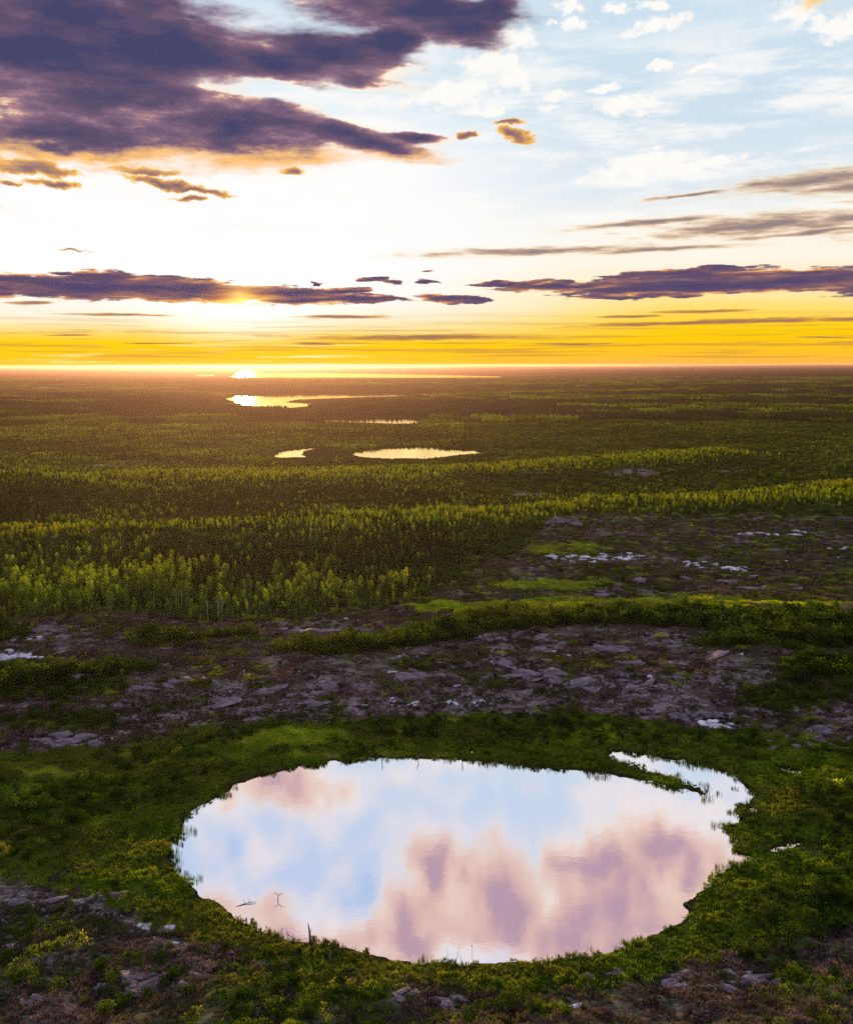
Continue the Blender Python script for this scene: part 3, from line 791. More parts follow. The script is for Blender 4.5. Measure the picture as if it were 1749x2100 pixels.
# ------------------------------------------------------------------ scattering helpers
def scatter_object(name, pts, scale, rotz, idx, variants, mat_list=()):
    """ONE object: points carrying attributes, turned by geometry nodes into instances of the meshes of `variants`
       (each variant is a list of objects that already stand in the scene)"""
    me = bpy.data.meshes.new(name)
    me.vertices.add(len(pts)); me.vertices.foreach_set('co', np.ascontiguousarray(pts, np.float32).ravel())
    for nm, arr in (('rz', rotz),):
        a = me.attributes.new(nm, 'FLOAT', 'POINT'); a.data.foreach_set('value', np.ascontiguousarray(arr, np.float32))
    a = me.attributes.new('sc', 'FLOAT_VECTOR', 'POINT'); a.data.foreach_set('vector', np.ascontiguousarray(scale, np.float32).ravel())
    a = me.attributes.new('vi', 'INT', 'POINT'); a.data.foreach_set('value', np.ascontiguousarray(idx, np.int32))
    o = link(bpy.data.objects.new(name, me))
    ng = bpy.data.node_groups.new(name, 'GeometryNodeTree')
    ng.interface.new_socket('Geometry', in_out='INPUT', socket_type='NodeSocketGeometry')
    ng.interface.new_socket('Geometry', in_out='OUTPUT', socket_type='NodeSocketGeometry')
    N = ng.nodes; Lk = ng.links
    gi = N.new('NodeGroupInput'); go = N.new('NodeGroupOutput')
    iop = N.new('GeometryNodeInstanceOnPoints'); Lk.new(gi.outputs[0], iop.inputs['Points'])
    jv = N.new('GeometryNodeJoinGeometry')
    for var in reversed(variants):
        jn = N.new('GeometryNodeJoinGeometry')
        for ob in var:
            oi = N.new('GeometryNodeObjectInfo'); oi.transform_space = 'ORIGINAL'; oi.inputs['Object'].default_value = ob
            Lk.new(oi.outputs['Geometry'], jn.inputs[0])
        gt = N.new('GeometryNodeGeometryToInstance'); Lk.new(jn.outputs[0], gt.inputs[0])
        Lk.new(gt.outputs[0], jv.inputs[0])
    Lk.new(jv.outputs[0], iop.inputs['Instance'])
    iop.inputs['Pick Instance'].default_value = True
    def at(nm, ty):
        q = N.new('GeometryNodeInputNamedAttribute'); q.data_type = ty; q.inputs[0].default_value = nm; return q.outputs[0]
    Lk.new(at('vi', 'INT'), iop.inputs['Instance Index'])
    Lk.new(at('sc', 'FLOAT_VECTOR'), iop.inputs['Scale'])
    cb = N.new('ShaderNodeCombineXYZ'); Lk.new(at('rz', 'FLOAT'), cb.inputs[2])
    er = N.new('FunctionNodeEulerToRotation'); Lk.new(cb.outputs[0], er.inputs[0]); Lk.new(er.outputs[0], iop.inputs['Rotation'])
    Lk.new(iop.outputs[0], go.inputs[0])
    md = o.modifiers.new('scatter', 'NODES'); md.node_group = ng
    return o

def jitter_pts(r0, r1, step, ang=27.5, r_ang=None, seed=1):
    """jittered grid over the wedge the camera looks at"""
    rs = np.random.default_rng(seed)
    xm = r1 * math.sin(R(ang))
    gx_ = np.arange(-xm - 8, xm + 8, step); gy_ = np.arange(max(10, r0 * math.cos(R(ang)) - 10), r1, step)
    A, B = np.meshgrid(gx_, gy_); A = A.ravel() + rs.uniform(-.5, .5, A.size) * step; B = B.ravel() + rs.uniform(-.5, .5, B.size) * step
    r = np.hypot(A, B); k = (r >= r0) & (r < r1) & (np.abs(A) < B * math.tan(R(ang)) + 8)
    return A[k], B[k]
def lake_mask(x, y, margin):
    k = np.ones(x.shape, bool)
    for nm, lz, pl in LAKES:
        c0_ = np.mean(np.array(pl), 0)
        m_ = np.abs(y - c0_[1]) < 900 + c0_[1] * .4
        if m_.any():
            s = poly_sd(x[m_], y[m_], pl); k[m_] &= s > margin
    return k

# ---------------- trees of the forest
x, y = jitter_pts(150, 1150, 1.95, 27.0, seed=21)
cvx = cover(x, y); sd_ = SD(x, y)
rs = np.random.default_rng(77)
rnd = rs.random(len(x))
p = cvx['forest'] * np.clip(.85 + cvx['n2'] * 1.3 + fbm(x, y, 16, 2, 44) * .8, .12, 1)
keep = (rnd < p) & lake_mask(x, y, 1.5) & (sd_ > 3)
def hides_lake(x, y, top, pr, rs):
    bad = np.zeros(x.shape, bool)
    for nm, lz, pl in LAKES:
        c0_ = np.mean(np.array(pl), 0); k_ = (CAM_H - lz) / (CAM_H - top)
        m_ = (y < c0_[1] + 900) & (y > c0_[1] * .6)
        if m_.any():
            for f_ in (1.0, .5):
                kk_ = 1 + (k_ - 1) * f_
                bad[m_] |= poly_sd(x[m_] * kk_[m_], y[m_] * kk_[m_], pl) < 0
    return bad & (rs.random(x.shape) < pr)
keep &= ~hides_lake(x, y, land_z(x, y) + 6.5, .93, rs)
x, y = x[keep], y[keep]; cvx = {k: v_[keep] for k, v_ in cvx.items()}
z = land_z(x, y)
def eb(u0, v0, a, b): return np.clip(1.4 - ((cvx['u'] - u0) / a) ** 2 - ((cvx['v'] - v0) / b) ** 2, 0, 1)
yw = y + fbm(x, y, 90, 2, 15) * 50
d1 = yw - np.interp(x, [q[0] for q in R1], [q[1] for q in R1]); d2 = yw - np.interp(x, [q[0] for q in R2], [q[1] for q in R2])
patch_ = fbm(x * .5, y, 110, 3, 67) * 2.4 * sst(cvx['r'], 560, 700)
bright = np.maximum.reduce([np.exp(-((d1 + 24) / 34) ** 2) * 1.3, np.exp(-((d2 + 12) / 20) ** 2) * 1.3, eb(400, 1235, 520, 40) * .3, eb(500, 1130, 300, 20) * .6])  # crest bands where sunlight is imitated by brighter leaf colour
dark = np.maximum.reduce([np.exp(-((d1 - 60) / 50) ** 2), np.exp(-((d2 - 45) / 34) ** 2), .7 * np.exp(-((d1 + 100) / 30) ** 2), eb(100, 915, 260, 32), eb(1650, 985, 260, 24), eb(750, 1022, 420, 16), eb(60, 1090, 200, 24), eb(1000, 1160, 120, 26), eb(800, 885, 200, 12), eb(450, 1030, 200, 14)])  # valley shade imitated by choosing more of the darker spruces
mixn = fbm(x, y, 55, 3, 61) * 2.6 + fbm(x, y, 9, 2, 63) * .7 + .18 + bright * .8 - dark * .7 + patch_ * .7
spr = rs.random(len(x)) < np.clip(.42 - mixn, .08, .9)
# the front of the forest left of the clearing is nearly pure aspen
front = (cvx['v'] > 1180) & (cvx['u'] < 950)
spr &= ~(front & (rs.random(len(x)) < .35))
hts = np.where(spr, rs.uniform(.40, .92, len(x)), (.34 + .55 * rs.random(len(x)) ** 1.6)) * (1 - .25 * sst(cvx['r'], 350, 700))
hts *= np.clip(1 + cvx['n2'] * .5, .6, 1.25)
hts *= np.where(cvx['u'] > 950, .62, 1.0) * (.42 + .58 * sst(cvx['fd'], 0, 40)) * np.clip(.92 + fbm(x, y, 24, 2, 47) * .9, .5, 1.25) * (.50 + .50 * sst(cvx['v'], 1130, 1250))
rot = rs.uniform(0, 6.28, len(x))
lit_chance = np.clip(bright * 1.1 + fbm(x, y, 38, 3, 66) * 1.8 - .22 + patch_ * .6, .04, .92)  # chance of the sunlit-looking leaf colour, highest on the crests
lit_chance *= np.where(front, .4, 1.0)
lit_tint = rs.random(len(x)) < lit_chance
hts *= .86
TREES = dict(sunlit_tint=lit_tint, x=x, y=y, z=z, s=hts, rot=rot, spr=spr, u=cvx['u'], v=cvx['v'], r=cvx['r'])

ASP = [aspen_parts(100 + i, 8.0, [.95, .7, 1.15, .55, .62][i], [26, 20, 30, 18, 22][i], [None, None, None, M_aspen_lit, M_aspen_lit][i]) for i in range(5)]
SPR = [spruce_parts(200 + i, 8.0, [1.15, .9, 1.35, 1.0][i]) for i in range(4)]
SHR = [shrub_parts(300 + i, [1.7, 1.3, 2.1, 1.0, 1.5][i], [1.7, 1.9, 1.5, 1.6, 2.4][i], 300) for i in range(5)]
SAP = [aspen_parts(400 + i, 3.2, .55, 13, M_shrub) for i in range(2)]

protos = {}
WIDE = {'aspen': 1.35, 'spruce': 1.2}
def make_tree(kind, vi, loc, s, rz, name, parts, pnames):
    root = bpy.data.objects.new(name, None); link(root)
    root.empty_display_size = .3
    root.location = loc; root.rotation_euler = (0, 0, rz); root.scale = (s * WIDE.get(kind, 1), s * WIDE.get(kind, 1), s)
    obs = []
    for me, pn in zip(parts, pnames):
        ob = bpy.data.objects.new(pn, me); link(ob, root); obs.append(ob)
    protos.setdefault((kind, vi), obs)
    return root

def pick_individuals(mask_kind, n, T_):
    """indices of the n of a kind that show largest in the photograph"""
    u, v = T_['u'], T_['v']
    score = T_['s'] / T_['r'] * mask_kind * ((u > 6) & (u < 1743) & (v < 2094) & (v > 760))
    order = np.argsort(-score)[:n]
    return order[score[order] > 0]

# ---- wording of labels
def side(u):
    return ('far left' if u < 200 else 'left' if u < 450 else 'left of middle' if u < 760 else 'middle' if u < 1000 else 'right of middle' if u < 1300 else 'right' if u < 1550 else 'far right')
def size_word(s, q):
    return 'tall' if s > q[1] else ('mid-sized' if s > q[0] else 'short')

def forest_place(u, v):
    row = 'front row' if v > 1262 else 'second rank' if v > 1235 else 'third rank' if v > 1205 else 'middle depth' if v > 1160 else 'back slope'
    if u < 560: w = ['far left edge', 'left end', 'left half', 'left centre'][min(3, int(max(u, 0) / 140))]
    elif u < 950: w = ['stretch behind the pale rock patch', 'stretch left of the grassy clearing', 'corner tapering to the clearing'][min(2, int((u - 560) / 130))]
    else: w = ['tongue above the clearing', 'strip above the white ledges', 'right-hand slope', 'far right slope'][min(3, int((u - 950) / 220))]
    return f'{row} of the forest, {w}'

T_ = TREES
used_ids = np.zeros(len(T_['x']), bool)
LAB = {}
def tree_label(kind, s, u, v, q):
    look = {'sunlit_tint': 'sunlit-tinted aspen', 'aspen': 'green aspen', 'spruce': 'dark spruce'}[kind]
    return f'{size_word(s, q)} {look} in the {forest_place(u, v)}'
q_a = np.quantile(T_['s'][~T_['spr']], [.4, .8]); q_s = np.quantile(T_['s'][T_['spr']], [.4, .8])
for kind, isspr in (('aspen', False), ('spruce', True)):
    ids = pick_individuals(T_['spr'] == isspr, 290, T_)
    used_ids[ids] = True
    for i in ids:
        av = (3 + i % 2) if T_['sunlit_tint'][i] else i % 3
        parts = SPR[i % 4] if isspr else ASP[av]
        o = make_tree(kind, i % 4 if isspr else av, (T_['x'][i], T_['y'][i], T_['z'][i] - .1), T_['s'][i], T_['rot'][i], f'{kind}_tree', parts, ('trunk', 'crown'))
        tag(o, tree_label('sunlit_tint' if (kind == 'aspen' and T_['sunlit_tint'][i]) else kind, T_['s'][i], T_['u'][i], T_['v'][i], q_s if isspr else q_a), kind, 'aspens at the front of the forest' if not isspr else 'spruces in the front of the forest')
for k in range(5):
    assert ('aspen', k) in protos
rest = ~used_ids
n_ = rest.sum()
sc_ = T_['s'][rest][:, None] * np.array([[1, 1, 1]]); sc_ = sc_ * np.random.default_rng(4).uniform(.85, 1.2, (n_, 1)) ** np.array([[1, 1, 0]])
sc_[:, :2] *= 1.25 + .25 * sst(T_['r'][rest], 260, 380)[:, None]
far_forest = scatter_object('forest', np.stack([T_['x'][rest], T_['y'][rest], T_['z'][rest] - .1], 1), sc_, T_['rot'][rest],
    np.where(T_['spr'][rest], 5 + np.arange(n_) % 4, np.where(T_['sunlit_tint'][rest], 3 + np.arange(n_) % 2, np.arange(n_) % 3)), [protos[('aspen', k)] for k in range(5)] + [protos[('spruce', k)] for k in range(4)])
tag(far_forest, 'mixed forest of aspen and spruce rolling away from the clearing', 'forest', kind='stuff')

# ---------------- shrubs and saplings
x, y = jitter_pts(70, 330, 1.25, 28.5, seed=31)
c_ = cover(x, y); sdx = SD(x, y)
rs = np.random.default_rng(78); rnd = rs.random(len(x))
u, v = c_['u'], c_['v']
cl = fbm(x, y, 7, 3, 71); cl2 = fbm(x, y, 22, 2, 72)
dens = .80 * c_['band']
lowd = c_['low'] * np.clip(cl * 3.4 + cl2 * 1.6 + .02, 0, .6)
lowd = np.maximum(lowd, c_['low'] * .7 * sst(u, 1380, 1560) * sst(v, 1560, 1640) * sst(sdx, 2, 7))      # thicket on the right bank
lowd = np.maximum(lowd, c_['low'] * .6 * sst(u, 560, 300) * sst(v, 1590, 1640) * sst(1800 - v, 0, 40) * np.clip(.5 + cl * 4, 0, 1) * sst(sdx, 5, 10))
lowd = np.maximum(lowd, c_['low'] * .35 * sst(v, 1440, 1470) * sst(1530 - v, 0, 20) * sst(u, 640, 760))
lowd = np.maximum(lowd, .65 * sst(v, 1820, 1900) * np.clip(cl * 3.5 + .55, 0, 1) * sst(sdx, 3, 6))
lowd = np.maximum(lowd, .5 * sst(sdx, 9, 3) * sst(sdx, 1.6, 2.6) * sst(v, 1780, 1880))
rockd = c_['rock'] * np.clip(cl * 2.0 + cl2 - .30, 0, .30) + c_['rock'] * .035
edge = .4 * sst(c_['forest'], .02, .3) * (1 - sst(c_['forest'], .5, .95))
dens = np.maximum.reduce([dens, lowd, rockd, edge]) * (1 - .8 * c_['lawn']) * (c_['forest'] < .97)
keep = (rnd < dens * .8) & (sdx > 1.3)
x, y, u, v = x[keep], y[keep], u[keep], v[keep]; c_ = {k: q[keep] for k, q in c_.items()}; sdx = sdx[keep]
z = land_z(x, y); n_ = len(x); r = c_['r']
s = rs.uniform(.35, .95, n_) * (1 + 1.1 * c_['band'] * (r > 185)) * np.where(sdx < 6, .6, 1.0) * np.where((c_['rock'] > .5) & (rs.random(n_) < .8), .5, 1)
s *= np.where((v > 1960), .9, 1)
sap = rs.random(n_) < np.where(c_['band'] > .5, .04, .03)
S_ = dict(x=x, y=y, z=z, s=s, r=r, u=u, v=v)
rotS = rs.uniform(0, 6.28, n_)

def ground_place(u, v, sd):
    sw = side(u)
    if sd < 6 and 1530 < v < 2010:
        w = ("pond's far bank" if v < 1650 else "pond's near bank" if v > 1900 else "pond's left bank" if u < 700 else "pond's right bank")
        return f"on the {w}, {sw}"
    if v > 2040: return f'among dark rocks at the bottom edge, {sw}'
    if v > 1960: return f'on the knolls below the pond, {sw}'
    if v > 1820: return f"beside the pond's lower half, {sw}"
    if v > 1660: return f"level with the pond's middle, {sw}"
    if v > 1530: return f"level with the pond's far end, {sw}"
    if v > 1450: return f'behind the pond, below the rocks, {sw}'
    if v > 1360: return f'on the rocky purple rise, {sw}'
    if v > 1240: return f'in the shrub belt past the rocks, {sw}'
    return f'by the white ledges in the clearing, {sw}'
ids = pick_individuals(~sap, 290, S_)
usedS = np.zeros(n_, bool); usedS[ids] = True
qs = np.quantile(s[ids], [.4, .8])
for i in ids:
    vi = i % 5
    o = make_tree('shrub', vi, (x[i], y[i], z[i] - .08), s[i], rotS[i], 'shrub', SHR[vi], ('stems', 'foliage'))
    o.scale = (s[i] * 1.15, s[i] * 1.15, s[i] * .8)
    tone = ['rounded', 'low spreading', 'upright', 'squat', 'wide ragged'][vi]
    tag(o, f'{"big" if s[i] > qs[1] else "middling" if s[i] > qs[0] else "small"} {tone} green shrub {ground_place(u[i], v[i], sdx[i])}', 'shrub', 'shrubs round the pond')
idp = pick_individuals(sap, 110, S_)
usedS[idp] = True
for i in idp:
    vi = i % 2
    o = make_tree('sapling', vi, (x[i], y[i], z[i] - .05), .35 + .5 * s[i], rotS[i], 'sapling', SAP[vi], ('trunk', 'crown'))
    tag(o, f'{["slender", "bushy"][vi]} {"taller" if s[i] > .75 else "shorter"} sapling {ground_place(u[i], v[i], sdx[i])}', 'sapling', 'saplings standing among the shrubs')
rest = ~usedS; m_ = rest.sum()
sc_ = s[rest][:, None] * np.array([[1.15, 1.15, .85]]) * rs.uniform(.8, 1.25, (m_, 3))
vidx = np.where(sap[rest], 5 + np.arange(m_) % 2, np.arange(m_) % 5)
sc_[sap[rest]] = (.35 + .5 * s[rest][sap[rest]])[:, None]
shr = scatter_object('shrubbery', np.stack([x[rest], y[rest], z[rest] - .08], 1), sc_, rotS[rest], vidx,
    [protos[('shrub', k)] for k in range(5)] + [protos[('sapling', k)] for k in range(2)])
tag(shr, 'low green shrubbery covering banks and gaps between rocks', 'shrubbery', kind='stuff')
SHRUB_N = n_

# ---------------- ground cover: sedge, sward and heath
def cover_proto(name, label, cat, V, F, mat, at_uv):
    me = mesh_of(name, V, F, mat)
    gx_, gy_ = ground_pt(*at_uv, .4)
    zz = float(land_z(np.array([gx_]), np.array([gy_]))[0])
    o = link(bpy.data.objects.new(name, me)); o.location = (gx_, gy_, zz)
    return tag(o, label, cat, kind='stuff')
sedge = [cover_proto('sedge', 'wet green sedge tussocks on the pond bank', 'sedge', *tuft_patch(1, 2.6, 520, .42), M_grass, (700, 1530)),
         cover_proto('sedge', 'wet green sedge tussocks near the pond corner', 'sedge', *tuft_patch(2, 2.6, 420, .30, lean=.8), M_grass, (500, 1560))]
sward = [cover_proto('meadow_grass', 'short bright grass on the lawn-like flat', 'grass', *tuft_patch(3, 3.0, 600, .22, lean=.9, clump=120), M_sward, (600, 1510))]
heath = [cover_proto('heather', 'purple-brown heath twigs over the rocky rise', 'heather', *tuft_patch(5, 2.8, 460, .26, lean=1.1, blade=.05, clump=40), M_heath, (900, 1400)),
         cover_proto('heather', 'purple-brown heath twigs by the ledges', 'heather', *tuft_patch(6, 2.8, 300, .34, lean=1.0, blade=.05, clump=26), M_heath, (1200, 1340))]
x, y = jitter_pts(70, 415, 1.55, 28.5, seed=33)
c_ = cover(x, y); sdx = SD(x, y); rs = np.random.default_rng(79); rnd = rs.random(len(x))
base_ok = (sdx > .5) & (c_['forest'] < .9)
pz = None
def place_cover(name, label, cat, sel, protos_, smin, smax, zs=1.0):
    xx, yy = x[sel], y[sel]; k = len(xx); zz = land_z(xx, yy)
    s0 = rs.uniform(smin, smax, k)
    sc = np.stack([s0, s0, s0 * zs * rs.uniform(.7, 1.3, k)], 1)
    o = scatter_object(name, np.stack([xx, yy, zz - .02], 1), sc, rs.uniform(0, 6.28, k), rs.integers(0, len(protos_), k), [[q] for q in protos_])
    tag(o, label, cat, kind='stuff')
dry = fbm(x, y, 11, 3, 91)
lowsel = base_ok & (c_['low'] > .35) & (c_['lawn'] < .5) & (rnd < np.clip(.75 + dry, .3, 1)) | (base_ok & (sdx < 3))
place_cover('sedge_bank', 'green and straw sedge carpeting the wet ground round the pond', 'sedge', lowsel, sedge, .7, 1.25)
place_cover('grass_sward', 'bright yellow-green grass on flats and in the clearing', 'grass', base_ok & (c_['lawn'] > .35), sward, .8, 1.2)
place_cover('heath', 'purple-brown heath between rocks and ledges', 'heath', base_ok & (c_['rock'] > .3) & (c_['lawn'] < .5) & (rnd < np.clip(.70 + dry * 1.8 + .3 * (c_['v'] > 1900), .25, .95)), heath, .7, 1.25)
upper = base_ok & (c_['rock'] > .3) & (rs.random(len(x)) < np.clip(.12 + dry * 1.4 + .35 * (c_['v'] < 1250), .03, .6))
place_cover('dry_grass', 'olive and straw grass growing through the heath on the rise', 'grass', upper, sward + sedge, .6, 1.1)
left_ = base_ok & ~lowsel & ~(c_['rock'] > .3) & ~(c_['lawn'] > .35)
place_cover('heath_edge', 'thin mixed heath and moss between shrubs and rocks', 'heath', left_ & (rnd < .6), heath, .7, 1.2)
place_cover('grass_edge', 'thin green grass between shrubs and rocks', 'grass', left_ & (rnd > .45), sward + sedge, .8, 1.2)
# taller reeds standing in the margin of the pond
reed = cover_proto('reeds', 'thin dark reeds standing in the shallow pond margin', 'reeds', *tuft_patch(9, 1.6, 60, .8, lean=.25, blade=.02, clump=14), M_grass, (1130, 1572))
xr, yr = jitter_pts(80, 170, .8, 26, seed=37); sr = SD(xr, yr); rr_ = rs.random(len(xr))
ur, vr = proj(xr, yr, 0 * xr)
k = (sr > -1.1) & (sr < .9) & (rr_ < np.clip(.22 + fbm(xr, yr, 6, 2, 5) * 1.2, 0, .6))
xx, yy = xr[k], yr[k]
o = scatter_object('reed_fringe', np.stack([xx, yy, 0 * xx], 1), np.stack([rs.uniform(.5, 1, k.sum())] * 3, 1), rs.uniform(0, 6.28, k.sum()), np.zeros(k.sum(), int), [[reed]])
tag(o, 'broken fringe of reeds along the water line', 'reeds', kind='stuff')

xs, ys = jitter_pts(205, 1180, 4.2, 26.5, seed=61)
cs_ = cover(xs, ys); rs = np.random.default_rng(62)
kk = (cs_['forest'] > .25) & (rs.random(len(xs)) < .8) & lake_mask(xs, ys, 2.0)
xs, ys = xs[kk], ys[kk]; zz = land_z(xs, ys); m_ = len(xs); ss = rs.uniform(.55, 1.25, m_)
def crest(xs, ys):
    yw = ys + fbm(xs, ys, 90, 2, 15) * 50
    d1 = yw - np.interp(xs, [q[0] for q in R1], [q[1] for q in R1]); d2 = yw - np.interp(xs, [q[0] for q in R2], [q[1] for q in R2])
    return np.maximum(np.exp(-((d1 + 18) / 34) ** 2), np.exp(-((d2 + 8) / 22) ** 2))
ss *= np.where(hides_lake(xs, ys, zz + 1.6, 1.0, rs), .45, 1)
o = scatter_object('scrub', np.stack([xs, ys, zz - .1], 1), np.stack([ss * 1.5, ss * 1.5, ss * rs.uniform(.5, 1.0, m_)], 1), rs.uniform(0, 6.28, m_), rs.integers(0, 7, m_), [[q for q in protos[('shrub', k)]] for k in range(5)] + [[heath[0]], [sward[0]]])
tag(o, 'knee-high to head-high scrub filling openings of the forest', 'scrub', kind='stuff')
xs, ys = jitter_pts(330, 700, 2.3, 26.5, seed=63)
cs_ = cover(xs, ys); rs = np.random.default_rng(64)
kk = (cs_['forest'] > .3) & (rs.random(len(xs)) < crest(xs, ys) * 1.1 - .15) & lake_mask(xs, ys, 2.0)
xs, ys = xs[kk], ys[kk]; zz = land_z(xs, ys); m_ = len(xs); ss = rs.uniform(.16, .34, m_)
o = scatter_object('crest_lit_growth', np.stack([xs, ys, zz - .35], 1), np.stack([ss * 2.2, ss * 2.2, ss], 1), rs.uniform(0, 6.28, m_), rs.integers(0, 2, m_), [[protos[('aspen', 3)][1]], [protos[('aspen', 4)][1]]])  # squashed crowns in the brightened leaf colour imitate sunlight on the crests
tag(o, 'squashed crowns along the crests, tinted bright yellow-green to imitate sunlight', 'saplings', kind='stuff')
M_bare = foliage_mat('leafless_crowns', [(.25, (.03, .022, .020)), (.5, (.075, .052, .045)), (.75, (.14, .10, .075))], .3, warm=(.06, .07, .012), warm_amt=.5)
# ---------------- far woods
groves = []
for i, (gu, gv) in enumerate([(1400, 800), (1100, 802), (300, 806)]):
    V, F = forest_patch(500 + i)
    me = mesh_of('far_grove', V, F, [M_aspen_lit, M_spruce, M_bare][i])
    gx_, gy_ = ground_pt(gu, gv, 0); zz = float(land_z(np.array([gx_]), np.array([gy_]))[0])
    o = link(bpy.data.objects.new('far_grove', me)); o.location = (gx_, gy_, zz); tag(o, ['sunlit-tinted yellow-green', 'dark', 'purple-brown'][i] + ' grove merging into the far woods', 'grove', kind='stuff')
    groves.append(o)
xs, ys = jitter_pts(1120, 5200, 31.0, 25.5, seed=41)
fa_ = lake_mask(xs, ys, 24)
ff = cover(xs, ys)
fa_ &= ~hides_lake(xs, ys, land_z(xs, ys) + 6.5, .97, np.random.default_rng(7))
kk = fa_ & (np.random.default_rng(6).random(len(xs)) < .93) & (ff['forest'] > .4)
xs, ys = xs[kk], ys[kk]
zz = land_z(xs, ys); m_ = len(xs); rs = np.random.default_rng(80)
tn = fbm(xs * .55, ys, 240, 4, 95, .6) * 1.3
gi_ = np.where(tn > .06, 0, np.where(tn < -.03, 1, 2)); gi_ = np.where(rs.random(m_) < .2, rs.integers(0, 3, m_), gi_)
o = scatter_object('far_woods', np.stack([xs, ys, zz], 1), np.stack([rs.uniform(.9, 1.15, m_), rs.uniform(.9, 1.15, m_), rs.uniform(.45, .85, m_)], 1), rs.uniform(0, 6.28, m_), gi_, [[g_] for g_ in groves])
tag(o, 'endless far woods between the lakes and the horizon', 'woods', kind='stuff')
print('zmax', gz.max(), 'counts', far_forest.data.vertices.__len__(), SHRUB_N, m_)

# ================================================================== ROCKS
M_rock, t = new_mat('pale_granite')
g = t.n('ShaderNodeTexCoord').outputs['Object']; rnd_ = t.n('ShaderNodeObjectInfo').outputs['Random']
ns = t.noise(t.mapping(g, sc=(1, 1, 2.2)), 1.6, 6, .68); n2_ = t.noise(g, 5, 4, .7)
rc = t.ramp(t.m('ADD', t.m('MULTIPLY', ns, .8), t.m('MULTIPLY', rnd_, .2)), [(.25, (.22, .19, .22)), (.40, (.45, .42, .48)), (.58, (.80, .78, .86))])
rc = t.mix(t.sstep(n2_, .55, .7), rc, (.09, .07, .075))
surf(t, bsdf(t, rc, .75, .3, bump(t, ns, .8, .2)))
M_rockd, t = new_mat('lichened_granite')
g = t.n('ShaderNodeTexCoord').outputs['Object']
ns = t.noise(t.mapping(g, sc=(1, 1, 2.2)), 1.3, 6, .68); n2_ = t.noise(g, 4, 4, .7)
rc = t.ramp(ns, [(.3, (.09, .065, .085)), (.5, (.18, .135, .165)), (.7, (.36, .30, .35))])
rc = t.mix(t.sstep(n2_, .55, .68), rc, (.05, .05, .02))
surf(t, bsdf(t, rc, .85, .2, bump(t, ns, .9, .25)))

def slab_mesh(seed, sx_, sy_, sz_, mat, layers=3):
    """a broken ledge: jagged polygons stacked in strata, each a little smaller, edges chipped"""
    rs = np.random.default_rng(seed); bm = bmesh.new()
    bmesh.ops.create_icosphere(bm, subdivisions=4, radius=1.0)
    planes = [(lambda n: n / np.linalg.norm(n))(rs.normal(size=3) * np.array([1, 1, .5])) for _ in range(11)]
    offs = rs.uniform(.38, .85, 11)
    ph = rs.uniform(0, 50, 3)
    for v_ in bm.verts:
        p = np.array(v_.co)
        for n, d in zip(planes, offs):
            e = p @ n - d
            if e > 0: p = p - n * e
        # strata: height snapped in steps
        zq = p[2] * layers
        fz = math.floor(zq) + sst(np.array([zq - math.floor(zq)]), .35, .65)[0]
        p[2] = .35 * p[2] + .65 * fz / layers
        k = 1 + .10 * math.sin(p[0] * 5 + ph[0]) * math.cos(p[1] * 6 + ph[1]) + .05 * rs.normal()
        v_.co = (p[0] * sx_ * k, p[1] * sy_ * k, p[2] * sz_ * (1 + .04 * rs.normal()))
    me = bpy.data.meshes.new('rock'); bm.to_mesh(me); bm.free(); me.materials.append(mat)
    return me
RK_P = [slab_mesh(i, 1, .8, .34, M_rock) for i in range(6)]
RK_D = [slab_mesh(50 + i, 1, .85, .36, M_rockd, 4) for i in range(5)]
